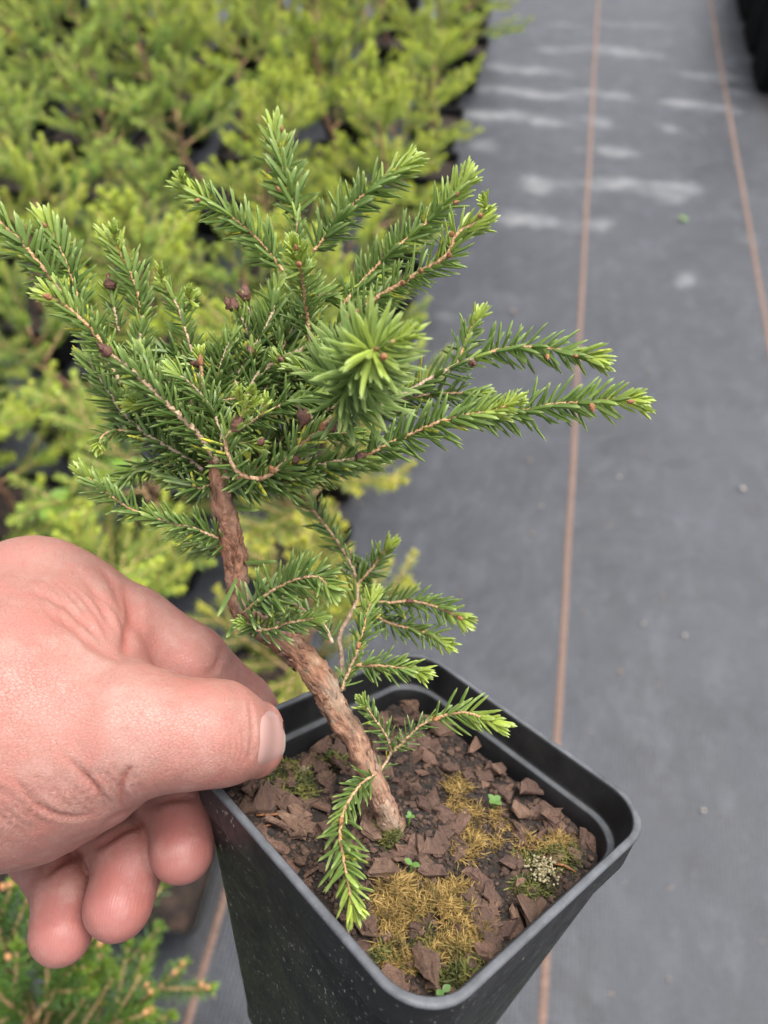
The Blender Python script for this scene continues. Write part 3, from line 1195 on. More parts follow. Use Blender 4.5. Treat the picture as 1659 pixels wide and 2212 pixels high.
b1, b2 = M['bark'], M['bark2']
CH = [
    (560, 1738, 5.5, 4.0, 20, (25, 10), b1, 'reddish bark chip just under the thumb tip by the rim', 1.5),
    (640, 1790, 5.0, 3.6, -20, (10, 10), b2, 'dark grey bark chip lying left of the drooping front branch', .8),
    (800, 1800, 5.2, 3.4, 60, (15, 20), b2, 'grey-brown flat chip leaning on the foot of the trunk', 1.2),
    (715, 1790, 4.2, 3.2, 10, (5, 15), b1, 'reddish chip half hidden behind the drooping front branch', .8),
    (940, 1835, 4.6, 2.6, 35, (12, -8), b1, 'reddish chip resting right of the trunk foot', 1.0),
    (935, 1895, 4.2, 3.0, -10, (15, 5), b1, 'red-brown chip just above the golden moss', 1.2),
    (905, 1830, 3.0, 1.6, 80, (30, 5), b1, 'narrow pale red chip standing up beside the trunk foot', 1.6),
    (1000, 1770, 2.6, 2.0, 20, (10, 10), b1, 'small cube-like red chip in the middle of the soil', 1.0),
    (965, 1575, 6.0, 5.0, 10, (-8, 12), b2, 'large flat grey chip at the back corner of the pot', 1.4),
    (885, 1612, 4.0, 2.6, 30, (5, 10), b2, 'grey chip beside the thin twig at the back', .8),
    (920, 1640, 4.0, 2.2, -35, (10, 5), b1, 'brown oblong chip behind the trunk and below the flat grey one', 1.0),
    (975, 1665, 3.4, 2.4, 0, (10, 15), b1, 'brown chip in front of the large flat grey chip', .8),
    (1052, 1610, 4.4, 2.0, 70, (35, 0), b1, 'thin brown chip standing against the back right wall', 2.5),
    (1048, 1690, 3.0, 2.4, 10, (10, -10), b1, 'pinkish small chip between two long chips', 1.4),
    (1085, 1670, 6.0, 2.4, 55, (20, 20), b1, 'long dark reddish chip leaning to the right wall', 2.0),
    (1140, 1720, 6.2, 3.6, 40, (15, 15), b1, 'big reddish layered chip at the right side of the pot', 2.4),
    (1125, 1760, 4.8, 3.4, 20, (8, 20), b2, 'greyish chip overlapped by the big layered chip', 1.2),
    (1195, 1770, 4.6, 3.0, 30, (12, 10), b1, 'brown chip nearest the right corner of the pot', 1.6),
    (830, 1890, 5.2, 3.2, 15, (-6, 10), b2, 'pale grey-brown chip touching the tip of the drooping branch', 1.2),
    (1140, 1975, 5.0, 4.0, 50, (30, 25), b2, 'squarish brown chip against the front right wall', 1.8),
    (912, 2095, 5.4, 3.0, -70, (35, 8), b2, 'upright pointed chip at the front of the golden moss', 3.0),
    (1045, 2060, 2.6, 2.4, 0, (20, 10), b1, 'small knobbly chip at the front right of the moss', 1.6),
    (790, 2010, 4.4, 2.4, -60, (30, 10), b2, 'dark chip wedged against the front left wall', 1.2),
    (850, 2130, 4.2, 2.4, -40, (30, 10), b1, 'brown chip down in the front corner of the pot', .6),
    (1060, 1940, 2.4, 3.6, 30, (20, 10), b1, 'small dark chip right of the golden moss', 1.0),
    (1025, 1900, 3.2, 3.0, 10, (10, 10), b1, 'dark damp chip above the right part of the moss', .5),
    (745, 1600, 4.5, 3.6, 20, (10, -10), b1, 'brown chip behind the trunk at the back left', 1.0),
    (700, 1620, 3.5, 2.8, 0, (10, 0), b1, 'brown chip between the thumb tip and the trunk', 1.0),
    (690, 1665, 3.0, 2.0, 0, (10, 0), b1, 'curled reddish chip left of the trunk in the dark moss', 1.0),
    (880, 1525, 3.4, 3.0, 0, (25, 0), b2, 'rough pale chip at the far back under the branches', 2.0),
]
for i, (u, v, lx, ly, an, tl, m, lab, lf) in enumerate(CH):
    chip(u, v, lx * .98, ly * 1.0, an + 40, tl, 100 + i, m, lab, lf)
for i in range(240):
    x, y = crg.uniform(-.034, .034, 2)
    if math.hypot(x - TRB[0], y - TRB[1]) < .006:
        continue
    s = crg.choice([.9, 1.3, 1.8, 2.6, 3.0])
    chip(0, 0, s * crg.uniform(1, 1.6), s, crg.uniform(0, 360), (crg.normal(0, 20), crg.normal(0, 20)), 300 + i % 17, b1 if i % 3 else b2,
         'small bark fragment among the soil crumbs of the held pot', .4, 'small bark fragments in the held pot', (x, y))

# dead needles lying on the soil
for i, (u, v, l, a) in enumerate([(600, 1770, .010, 50), (612, 1785, .009, 65), (830, 1905, .008, 20), (830, 2085, .007, 5), (1215, 1880, .006, 30)]):
    q = on_soil(u, v)
    P = np.array([[-l / 2, 0, .0009], [0, .0004, .0013], [l / 2, 0, .0009]])
    tv, tf = tube(P, [.00028, .00034, .0002], 5)
    o = mesh_obj('fallen_needle', tv, tf, M['bud'])
    o.matrix_world = POT_M @ Matrix.Translation(Vector(q)) @ Matrix.Rotation(R(a), 4, 'Z')
    tag(o, ['dry orange needle on the soil near the thumb, upper one', 'dry orange needle on the soil near the thumb, lower one', 'dry needle across the red chip above the moss',
            'dry needle at the front of the golden moss', 'dry needle by the right wall near the pale crust'][i], 'needle')


# moss: thin bent strands
def moss(name, label, spots, count, length, mat, seed, wid=.00013):
    rg = np.random.default_rng(seed)
    V, Fs = [], []
    for (u, v, rx, ry, wgt) in spots:
        c = on_soil(u, v)
        cu = on_soil(u + rx, v) - c
        cv = on_soil(u, v + ry) - c
        for _ in range(int(count * wgt)):
            a, r_ = rg.uniform(0, 6.28), math.sqrt(rg.random())
            p = c + cu * r_ * math.cos(a) + cv * r_ * math.sin(a)
            x, y = p[0], p[1]
            edge = 1 - r_ * r_
            if noise.noise(Vector((x * 170, y * 170, seed))) < -.28 + .25 * r_:
                continue
            if max(abs(x), abs(y)) > .0340:
                continue
            z = soil_h(x, y) + .0022 * edge * (1 + noise.noise(Vector((x * 120, y * 120, 5))))
            d = nrm(np.array([rg.normal(0, .8), rg.normal(0, .8), rg.uniform(.1, .8)]))
            cdir = nrm(np.array([rg.normal(), rg.normal(), -.3]))
            s = nrm(np.cross(d, cdir)) * wid
            L = length * rg.uniform(.5, 1.2)
            b = len(V)
            p0 = np.array([x, y, z - .0004])
            for t, w in ((0, 1), (.4, 1), (.75, .8)):
                q = p0 + d * L * t + cdir * L * .45 * t * t
                V += [q - s * w, q + s * w]
            V.append(p0 + d * L + cdir * L * .45)
            Fs += [(b, b + 1, b + 3, b + 2), (b + 2, b + 3, b + 5, b + 4), (b + 4, b + 5, b + 6)]
    o = mesh_obj(name, np.array(V), Fs, mat)
    o.matrix_world = POT_M
    tag(o, label, 'moss', None, 'stuff')
    return o


moss('golden_moss', 'shaggy golden moss at the front of the held pot', [(930, 1985, 130, 75, 1.0), (1010, 2050, 80, 50, .5), (880, 2050, 70, 50, .45), (985, 1930, 45, 35, .2), (860, 1930, 60, 40, .3)], 5200, .0027, M['moss_gold'], 1, .0001)
moss('golden_moss', 'golden-green moss right of the trunk in the held pot', [(1040, 1790, 70, 55, .6), (985, 1720, 40, 50, .3), (1180, 1830, 70, 45, .5), (1010, 1830, 40, 40, .3)], 2600, .0021, M['moss_gold'], 2, .0001)
moss('green_moss', 'olive moss mixed into the golden moss at the front', [(950, 1990, 120, 70, .5), (1010, 2060, 80, 45, .5), (900, 2060, 60, 45, .4)], 1500, .0018, M['moss_green'], 6)
moss('green_moss', 'dark green moss cushion beside the thumb tip', [(650, 1690, 70, 45, 1), (600, 1660, 40, 40, .4), (720, 1640, 40, 30, .3)], 1300, .0018, M['moss_green'], 3, .0002)
moss('green_moss', 'dark green moss growing round the foot of the trunk', [(850, 1815, 38, 22, 1), (815, 1790, 24, 20, .5), (885, 1800, 22, 18, .4)], 500, .0018, M['moss_green'], 7)
moss('green_moss', 'dark green moss by the right wall of the held pot', [(1190, 1850, 80, 40, 1), (1000, 2110, 80, 30, .6), (1150, 1920, 50, 30, .4), (840, 2070, 50, 40, .4)], 1100, .0018, M['moss_green'], 4, .0002)

for (u, v, r_, lab) in [(1170, 1890, .0042, 'pale crusty lichen clump at the right of the pot'), (656, 1666, .0018, 'small pale lichen speck near the thumb tip'), (1030, 2020, .0010, 'tiny white lichen speck on the golden moss')]:
    q = on_soil(u, v)
    parts = []
    for k in range(220):
        d = crg.normal(0, .45, 3)
        d[2] = abs(d[2]) * .6
        lv, lf = lump(k, 5, .9)
        parts.append((lv * r_ * crg.uniform(.04, .11) + d * r_ * .8 + np.array([0, 0, r_ * .3]), lf))
    v_, f_ = join(parts)
    o = mesh_obj('lichen_clump', v_, f_, M['lichen'])
    o.matrix_world = POT_M @ Matrix.Translation(Vector(q))
    tag(o, lab, 'lichen')

for i, (u, v, n, s, lab) in enumerate([(1062, 1752, 4, .0021, 'four-leaved seedling in the middle right of the soil'), (880, 1786, 3, .0013, 'tiny seedling beside the foot of the trunk'),
                                       (884, 1890, 2, .0019, 'two-leaved seedling above the golden moss'), (950, 2166, 2, .0018, 'two-leaved seedling in the front corner of the pot'),
                                       (710, 1642, 1, .0022, 'single green sprout left of the trunk')]):
    q = on_soil(u, v)
    e = empty('seedling', mat=POT_M @ Matrix.Translation(Vector(q)))
    tag(e, lab, 'seedling')
    hgt = .0035
    sv_, sf_ = tube(np.array([[0, 0, -.0005], [.0002, 0, hgt * .5], [0, 0, hgt]]), [.0003] * 3, 5)
    mesh_obj('stem', sv_, sf_, M['seedling'], e)
    for k in range(n):
        lv, lf = leaf(s, s * .42, .1, .15)
        o = mesh_obj('leaf', lv, lf, M['seedling'], e)
        o.location = (0, 0, hgt)
        o.rotation_euler = (R(22 if n > 1 else 60), 0, k * 2 * math.pi / n + i)

# ------------------------------------------------------------------ the little spruce in the pot
spruce = empty('bonsai_spruce', pot2w([TRB[0], TRB[1], SOIL_Z]))
tag(spruce, 'small crooked dwarf spruce growing in the held pot', 'spruce')
SPM = spruce.location.copy()
SP0 = np.array(SPM)
D0 = -p2c([TRB[0], TRB[1], SOIL_Z])[2]


def wr(pts):                       # (u, v, d, radius px) rows -> world rows with radius in metres, relative to the spruce
    out = []
    for (u, v, d, r_) in pts:
        out.append(list(pw(u, v, d) - SP0) + [r_ * d / F])
    return out


TR = [(846, 1868, D0 + .006, 52), (850, 1836, D0 + .0035, 46), (851, 1806, D0 + .001, 37), (843, 1776, D0 - .002, 31), (825, 1732, D0 - .004, 28), (798, 1670, D0 - .005, 28), (770, 1604, D0 - .005, 29), (745, 1562, D0 - .004, 31), (721, 1523, D0 - .003, 31),
      (690, 1465, D0 - .003, 33), (640, 1408, D0 - .004, 34), (590, 1368, D0 - .005, 32), (545, 1340, D0 - .006, 28), (520, 1308, D0 - .007, 26), (513, 1260, D0 - .008, 26), (510, 1215, D0 - .009, 28),
      (497, 1150, D0 - .011, 30), (482, 1090, D0 - .012, 27), (474, 1045, D0 - .012, 25), (470, 1000, D0 - .011, 18), (455, 950, D0 - .009, 12)]
TR = [(u, v, d, r_ * .87) for (u, v, d, r_) in TR]
P, ln = resample(wr(TR), .0007)
tv, tf = tube(P[:, :3], P[:, 3], 28, .32, 480)
_an = np.arange(28) * 2 * np.pi / 28
_s = np.linspace(0, ln, len(P))
_gr = np.stack([np.outer(P[:, 3], np.cos(_an)), np.outer(P[:, 3], np.sin(_an)), np.repeat(_s[:, None] * .38, 28, 1)], -1).reshape(-1, 3)
trunk = mesh_obj('trunk', tv, tf, M['trunk'], spruce, True, {'grain': _gr})
# loose bark flakes on the trunk
rgf = np.random.default_rng(9)
T0, A0, B0 = frames(P[:, :3])
fl = []
for k in range(260):
    i = int(rgf.integers(6, len(P) - 16))
    a = rgf.uniform(0, 6.28)
    d = A0[i] * math.cos(a) + B0[i] * math.sin(a)
    s = nrm(np.cross(d, T0[i]))
    l, w = rgf.uniform(.0007, .0024), rgf.uniform(.0005, .0011)
    c = P[i, :3] + d * (P[i, 3] * 1.01)
    fl.append((np.array([c - T0[i] * l, c - s * w, c + T0[i] * l * .9 + d * rgf.uniform(.0001, .0006), c + s * w, c + d * .0003]), [(0, 1, 4), (1, 2, 4), (2, 3, 4), (3, 0, 4), (0, 3, 2, 1)]))
fv, ff = join(fl)
fo = mesh_obj('bark_flakes', fv, ff, M['trunk'], trunk, False, {'grain': fv})
fo['kind'] = 'stuff'

DC = D0 - .012                     # the crown's middle distance
VIEW = nrm(CZ * .75 + np.array([0, 0, .5]))
hrg = np.random.default_rng(21)


def branch(pts, r0=6, r1=3.6, nl=62, t=(.3, .5), age=(0.0, 0.0), start=.03, gap=4.3, part=None, phimin=.6, theta=1.0, tipn=14, drop=0, dd=0.0, width=.082, fwd=.62):
    rows = []
    n = len(pts)
    for i, q in enumerate(pts):
        rr = r0 + (r1 - r0) * i / (n - 1)
        rows.append((q[0], q[1], DC + (q[2] if len(q) > 2 else 0) * .001 + dd, rr * .6))
    Pb, ln_ = resample(wr(rows), .0009)
    vv, ff = tube(Pb[:, :3], Pb[:, 3], 8, .34, 1500)
    ages = np.repeat(np.linspace(age[0], age[1], len(Pb)), 8)
    dm = np.mean([q[2] for q in rows])
    nlm, gp = nl * .96 * dm / F, gap * .72 * dm / F
    t = (t[0] + .06, t[1] + .06)
    phimin *= .5
    sp = spray(Pb[:, :3], ln_, nlm, gp, VIEW if part is None else part, t[0], t[1], hrg, phimin, theta, start, tipn, width, r0 * .6 * dm / F, drop, fwd)
    # every needle stands on a small peg of bark
    ax_, rd_ = sp[2], nrm(sp[1] - sp[2] * np.sum(sp[1] * sp[2], 1, keepdims=True))
    sd_ = np.cross(ax_, rd_)
    rr_ = np.interp(np.linspace(0, 1, 5), np.linspace(0, 1, len(Pb)), Pb[:, 3]).mean()
    pk = []
    for b0, a_, r_, s_, dn in zip(sp[0], ax_, rd_, sd_, nrm(sp[1])):
        h = rr_ * .5
        pk.append((np.array([b0 - a_ * h * 1.7 - r_ * h * .5, b0 + s_ * h * .8 - r_ * h * .5, b0 - s_ * h * .8 - r_ * h * .5, b0 + a_ * h * .9 - r_ * h * .4, b0 + dn * h * 1.5 + r_ * h * .4]),
                   [(0, 1, 4), (1, 3, 4), (3, 2, 4), (2, 0, 4)]))
    pv, pf = join(pk)
    ages = np.concatenate([ages, np.full(len(pv), (age[0] + age[1]) / 2)])
    vv, ff = join([(vv, ff), (pv, pf)])
    br = mesh_obj('branch', vv, ff, M['twig'], spruce, True, {'age': ages})
    nv, nf, na = needles(*sp)
    ne = mesh_obj('needles', nv, nf, M['needle'], br, False, {'tint': na})
    ne['kind'] = 'stuff'
    return br, Pb


def bud(br, u, v, d, L=16, r_=7, mat='bud', dirv=None, label=None):
    dep = DC + d * .001
    k = dep / F
    if mat == 'bud_dark':
        L, r_ = L * .8, r_ * .72
    else:
        L, r_ = L * .85, r_ * .66
    bv, bf = bud_mesh(L * k, r_ * k, 8, 9)
    if mat == 'bud_dark':
        bv = bv * (1 + hrg.normal(0, .16, (len(bv), 1)))
    q = Vector(nrm(dirv if dirv is not None else np.array([hrg.normal(), hrg.normal(), 1.0]))).to_track_quat('Z', 'Y').to_matrix()
    bv = bv @ np.array(q).T + (pw(u, v, dep) - SP0)
    o = mesh_obj('bud', bv, bf, M[mat], br)
    if label:
        o['label'] = label
    return o


def cdir(x, y, z):
    return CX * x + CY * y + CZ * z


# --- top: three shoots behind the budded rosette
b, _ = branch([(648, 600, 8), (645, 530, 9), (642, 468, 10)], 6, 6, 50, (.2, .3), (.4, .4), tipn=2)
b, _ = branch([(642, 470, 10), (622, 400, 12), (603, 330, 14), (594, 285, 15)], 5.5, 3.5, 74, (.33, .6), gap=3.3, phimin=.35)
bud(b, 608, 285, 13, 18, 6, 'bud', cdir(.1, 1, .2)); bud(b, 606, 415, 10, 18, 6, 'bud', cdir(-.5, .7, .4))
b, _ = branch([(612, 585, 7), (560, 520, 8), (500, 468, 8), (440, 428, 7), (405, 405, 6)], 5.5, 3.5, 70, (.33, .6), gap=3.4)
bud(b, 432, 432, 4, 18, 7, 'bud', cdir(-.5, -.3, .5))
b, _ = branch([(676, 545, 8), (720, 490, 9), (775, 430, 10), (830, 388, 10), (880, 352, 9)], 5.5, 3.3, 70, (.33, .55), gap=3.4)
# --- rosette with buds, its shoot pointing at the viewer
b, _ = branch([(672, 742, 2), (664, 680, 0), (656, 620, -4), (648, 575, -9), (640, 545, -13)], 8, 5, 62, (.3, .8), theta=1.05, gap=3.6, tipn=26)
bud(b, 646, 572, -14, 22, 10, 'bud', cdir(.1, -.2, 1)); bud(b, 640, 540, -15, 20, 8, 'bud', cdir(0, .5, 1))
# --- upper right pair
b, _ = branch([(745, 655, 6), (790, 600, 8), (850, 540, 9), (920, 482, 9), (975, 425, 8), (1008, 385, 8)], 7, 4, 66, (.33, .65), gap=3.4)
bud(b, 980, 440, 3, 18, 7, 'bud', cdir(.8, .2, .5)); bud(b, 985, 425, 4, 16, 6, 'bud', cdir(.4, .5, .5))
b, _ = branch([(740, 700, 4), (800, 655, 0), (850, 622, -3), (915, 585, -6), (965, 552, -9), (990, 505, -10), (1035, 478, -11)], 11, 7, 64, (.3, .7), gap=3.7, phimin=.9, tipn=20)
for (u, v, q) in ((910, 588, -13), (975, 510, -18), (1035, 470, -17), (870, 615, -9), (970, 555, -15)):
    bud(b, u, v, q, 18, 9, 'bud', cdir(hrg.normal(0, .4), .3, 1))
# --- the near, soft rosette
b, _ = branch([(690, 925, -8), (728, 895, -11), (745, 850, -18), (775, 795, -27), (810, 755, -36)], 10, 7, 158, (.2, .36), start=.3, gap=2.0, theta=1.25, tipn=10, phimin=.1, width=.036, fwd=.3)
bud(b, 826, 770, -40, 34, 13, 'bud', cdir(.3, -.3, 1))
b2_, _ = branch([(810, 755, -36), (840, 742, -38), (870, 728, -39)], 6, 4, 84, (.4, .7), gap=4.5, tipn=10, width=.05)
# --- right middle branch with bare pale wood
b, _ = branch([(770, 900, 8), (860, 858, 10), (930, 818, 11), (985, 790, 12), (1032, 770, 12)], 8, 8, 62, (.15, .25), (1, 1), gap=6, tipn=3, drop=.2)
b, _ = branch([(1028, 772, 12), (1070, 758, 12), (1120, 750, 12), (1180, 752, 12), (1240, 762, 12), (1288, 775, 11)], 7.5, 4, 66, (.3, .55), gap=4.2)
bud(b, 1182, 766, 8, 18, 8, 'bud', cdir(0, -.8, .4)); bud(b, 1240, 768, 8, 14, 7, 'bud', cdir(.4, -.2, .4))
b, _ = branch([(985, 790, 13), (1000, 755, 15), (1015, 715, 16), (1028, 688, 16)], 5, 3.5, 58, (.3, .6), gap=3.6)
bud(b, 1015, 782, 8, 22, 11, 'bud_dark', cdir(.5, -.3, .4))
b, _ = branch([(810, 905, 12), (880, 862, 13), (960, 850, 13), (1040, 850, 13)], 6, 4, 56, (.12, .3), (.6, .3), gap=4.6)
# --- right lower pair
b, _ = branch([(560, 1030, -2), (640, 1015, -2), (720, 1000, -2), (785, 988, -3)], 9, 8.5, 66, (.08, .2), (.6, .8), gap=4.2, tipn=2)
bud(b, 770, 992, -3, 46, 18, 'bud_dark', cdir(1, .25, .1), 'dark husk of bud scales where new growth began')
b, _ = branch([(785, 988, -3), (835, 962, -4), (900, 932, -5), (960, 908, -6), (1020, 895, -6), (1060, 890, -6)], 8.5, 5, 78, (.22, .4), gap=4.1, tipn=6)
br_, _ = branch([(1055, 892, -6), (1085, 880, -7), (1110, 868, -8)], 5, 3.5, 52, (.85, 1.0), gap=3.4, tipn=18)
b, _ = branch([(990, 900, 3), (1060, 893, 3), (1140, 886, 3), (1200, 873, 3), (1280, 868, 3), (1335, 862, 2), (1372, 867, 1)], 7.5, 4.5, 72, (.22, .6), gap=4.3, tipn=18)
bud(b, 1278, 872, -2, 26, 11, 'bud', cdir(.1, -1, .3)); bud(b, 1355, 868, -2, 20, 8, 'bud', cdir(1, 0, .3))
# --- hub at the top of the trunk
b, _ = branch([(470, 1030, 0), (520, 1032, -4), (570, 1032, -6), (610, 1005, -7), (645, 965, -8), (692, 930, -8)], 11, 8, 66, (.08, .2), (.3, .3), gap=4.4, tipn=2)
bud(b, 665, 915, -12, 50, 19, 'bud_dark', cdir(-.5, .8, .3)); bud(b, 705, 925, -11, 46, 17, 'bud_dark', cdir(1, .1, .3))
b, _ = branch([(560, 1035, -7), (520, 1025, -9), (497, 992, -11), (488, 955, -12), (505, 925, -13)], 8, 8, 68, (.1, .25), (.3, .3), gap=7, tipn=6, theta=1.25)
bud(b, 512, 932, -13, 44, 20, 'bud_dark', cdir(.2, 1, .3), 'brown bud husk with bright needles breaking out')
b, _ = branch([(520, 905, -14), (530, 885, -15), (545, 872, -16)], 4, 3, 50, (.8, 1.0), gap=4, tipn=9, width=.1)
b, _ = branch([(566, 900, -6), (570, 885, -7), (574, 868, -8)], 4, 3, 34, (1, 1), gap=5, tipn=8, width=.1)
# --- left main branch
b, _ = branch([(470, 1000, -2), (430, 940, -5), (385, 895, -7), (340, 852, -8), (290, 805, -8), (240, 765, -9)], 12, 9, 62, (.1, .28), (.7, .6), gap=3.4, tipn=2)
bud(b, 240, 768, -12, 42, 17, 'bud_dark', cdir(-.6, .6, .3))
b, _ = branch([(238, 765, -9), (200, 715, -11), (165, 680, -12), (135, 655, -13), (108, 640, -14)], 9, 6, 64, (.3, .65), gap=3.5, tipn=24)
bud(b, 112, 645, -17, 24, 11, 'bud', cdir(-.8, .3, .6))
# --- far left
b, _ = branch([(262, 830, 4), (215, 745, 4), (170, 675, 3), (120, 612, 3)], 8, 8, 56, (.15, .35), (.8, .4), gap=4.2, tipn=2)
b, _ = branch([(122, 612, 3), (85, 570, 2), (45, 520, 2), (5, 485, 1), (-30, 450, 0)], 9, 6, 72, (.3, .6), gap=3.2, tipn=16)
b, _ = branch([(172, 680, 5), (165, 630, 6), (145, 570, 7), (118, 510, 8), (98, 478, 8)], 5.5, 3.5, 68, (.3, .6), gap=3.3)
bud(b, 100, 492, 4, 16, 6, 'bud', cdir(-.4, .8, .3))
# --- left upright shoots
b, _ = branch([(298, 800, 6), (302, 745, 7), (306, 690, 8)], 6, 6, 56, (.15, .3), (1, .8), gap=4.4, tipn=2)
b, _ = branch([(306, 695, 8), (300, 640, 8), (280, 585, 9), (258, 545, 9), (240, 520, 9)], 6.5, 4, 64, (.33, .65), gap=3.3, tipn=20)
b, _ = branch([(432, 825, 7), (415, 760, 8), (398, 705, 9), (380, 655, 10), (355, 620, 10)], 5.5, 4.5, 54, (.18, .5), (.9, .6), gap=4.4, tipn=12)
b, _ = branch([(385, 680, 10), (400, 660, 11), (416, 645, 11)], 3.5, 3, 40, (.6, .9), gap=4, tipn=12)
bud(b, 240, 625, 8, 36, 18, 'bud_dark', cdir(0, 1, .4))
b, _ = branch([(258, 720, 9), (248, 670, 9), (238, 632, 9)], 5, 4.5, 50, (.25, .5), (.8, .8), gap=4.5, tipn=8)
b, _ = branch([(440, 850, 0), (436, 805, -1), (433, 765, -2)], 6, 6, 40, (.9, 1), gap=14, tipn=6, start=.8, width=.11)
bud(b, 434, 790, -4, 30, 10, 'bud', cdir(0, 1, .2))
# --- interior upright branch with old cones
b, _ = branch([(505, 960, 4), (500, 880, 5), (520, 800, 6), (560, 735, 8), (588, 680, 9), (598, 620, 10)], 9, 6, 66, (.12, .35), (1, .9), gap=3.0, tipn=12)
bud(b, 512, 668, 4, 42, 20, 'bud_dark', cdir(-.6, .6, .5), 'dark old bud husk low in the crown'); bud(b, 528, 650, 8, 40, 18, 'bud_dark', cdir(.1, 1, .3))
bud(b, 430, 795, 2, 24, 11, 'bud_dark', cdir(0, 1, .3)); bud(b, 545, 765, 0, 26, 11, 'bud_dark', cdir(-.4, 1, .3))
b, _ = branch([(530, 880, 0), (555, 815, 0), (605, 778, 0), (640, 762, 0), (672, 744, 1)], 10, 10, 58, (.12, .3), (.9, .8), gap=4.2, tipn=2)
bud(b, 672, 738, -2, 24, 12, 'bud_dark', cdir(0, 1, .3))
b, _ = branch([(600, 770, 4), (640, 700, 6), (690, 640, 7), (745, 640, 8)], 6, 4, 62, (.15, .4), (.5, .2), gap=3.6)
b, _ = branch([(640, 930, 6), (690, 880, 6), (760, 850, 7), (850, 800, 8)], 7, 4, 62, (.1, .3), (.5, .3), gap=3.8)
b, _ = branch([(660, 900, 10), (700, 800, 12), (740, 730, 13), (800, 690, 13)], 6, 4, 62, (.12, .35), (.5, .2), gap=3.8)
b, _ = branch([(545, 740, 8), (530, 705, 6), (516, 675, 4)], 5, 4.5, 46, (.2, .35), (.9, .9), gap=5, tipn=4)
b, _ = branch([(560, 735, 9), (548, 690, 9), (532, 658, 8)], 5, 4.5, 46, (.2, .35), (.9, .9), gap=5, tipn=4)
b, _ = branch([(505, 940, 0), (560, 900, -2), (620, 870, -3), (690, 850, -2)], 6, 4, 62, (.12, .3), (.5, .3), gap=3.6)
b, _ = branch([(420, 930, -2), (380, 860, -4), (330, 800, -2), (300, 760, 0)], 5, 4, 58, (.12, .3), (.8, .6), gap=3.6)
b, _ = branch([(560, 860, 10), (580, 800, 12), (620, 720, 12), (640, 660, 12)], 5, 4, 62, (.12, .35), (.8, .6), gap=3.2)
b, _ = branch([(470, 900, 2), (470, 840, 3), (480, 780, 4), (505, 720, 6)], 5, 4, 58, (.1, .35), (.9, .8), gap=3.4)
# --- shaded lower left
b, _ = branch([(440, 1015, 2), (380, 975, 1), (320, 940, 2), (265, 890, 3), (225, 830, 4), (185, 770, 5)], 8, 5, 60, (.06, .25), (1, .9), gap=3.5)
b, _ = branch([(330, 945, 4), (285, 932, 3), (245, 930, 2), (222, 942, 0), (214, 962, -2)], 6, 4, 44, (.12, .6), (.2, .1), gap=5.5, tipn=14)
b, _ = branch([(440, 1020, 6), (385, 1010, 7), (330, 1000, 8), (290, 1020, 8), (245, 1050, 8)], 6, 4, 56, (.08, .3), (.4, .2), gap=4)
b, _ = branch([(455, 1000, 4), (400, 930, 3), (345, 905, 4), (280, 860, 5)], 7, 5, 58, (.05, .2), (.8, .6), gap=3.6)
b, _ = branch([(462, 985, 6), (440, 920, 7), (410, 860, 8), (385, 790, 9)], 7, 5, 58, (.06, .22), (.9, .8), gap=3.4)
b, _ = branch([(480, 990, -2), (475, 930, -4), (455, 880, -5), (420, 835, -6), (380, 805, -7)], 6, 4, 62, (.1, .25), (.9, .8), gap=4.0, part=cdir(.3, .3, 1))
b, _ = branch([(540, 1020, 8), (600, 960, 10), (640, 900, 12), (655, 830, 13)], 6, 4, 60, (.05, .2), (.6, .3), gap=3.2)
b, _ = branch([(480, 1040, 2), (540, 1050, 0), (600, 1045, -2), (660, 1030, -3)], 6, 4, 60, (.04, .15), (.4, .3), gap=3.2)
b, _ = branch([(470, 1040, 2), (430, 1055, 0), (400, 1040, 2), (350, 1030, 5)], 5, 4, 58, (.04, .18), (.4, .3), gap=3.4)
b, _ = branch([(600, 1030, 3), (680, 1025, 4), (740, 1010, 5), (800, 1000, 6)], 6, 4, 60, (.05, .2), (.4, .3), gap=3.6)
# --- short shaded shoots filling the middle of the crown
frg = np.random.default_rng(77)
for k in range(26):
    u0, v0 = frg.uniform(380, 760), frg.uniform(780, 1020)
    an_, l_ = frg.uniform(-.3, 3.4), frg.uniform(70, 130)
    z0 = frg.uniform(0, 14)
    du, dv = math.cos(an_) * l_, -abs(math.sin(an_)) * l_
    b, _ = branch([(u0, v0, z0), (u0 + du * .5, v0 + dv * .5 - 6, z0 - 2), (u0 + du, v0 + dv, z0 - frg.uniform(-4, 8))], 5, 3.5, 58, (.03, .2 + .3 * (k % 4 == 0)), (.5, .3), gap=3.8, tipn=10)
    if k % 3 == 0:
        bud(b, u0 + du, v0 + dv, z0 - 8, 20, 9, 'bud' if k % 2 else 'bud_dark', cdir(du / l_, -dv / l_, .3))
for (u, v, z_, w) in ((520, 1035, -8, 'bud'), (590, 1022, -9, 'bud'), (640, 1000, -8, 'bud_dark'), (700, 930, -13, 'bud'), (560, 960, -6, 'bud_dark')):
    bud(b, u, v, z_, 24, 11, w, cdir(frg.normal(0, .6), .8, .5))
for (u, v, z_) in ((350, 606, 6), (410, 650, 7), (520, 868, -18), (548, 862, -17), (905, 725, -38), (395, 402, 3), (250, 515, 6), (1052, 452, -14)):
    branch([(u, v, z_ + 3), (u - 2, v - 8, z_ + 1), (u - 3, v - 16, z_)], 3, 2.5, 40, (.85, 1.0), gap=5, tipn=9, width=.1)
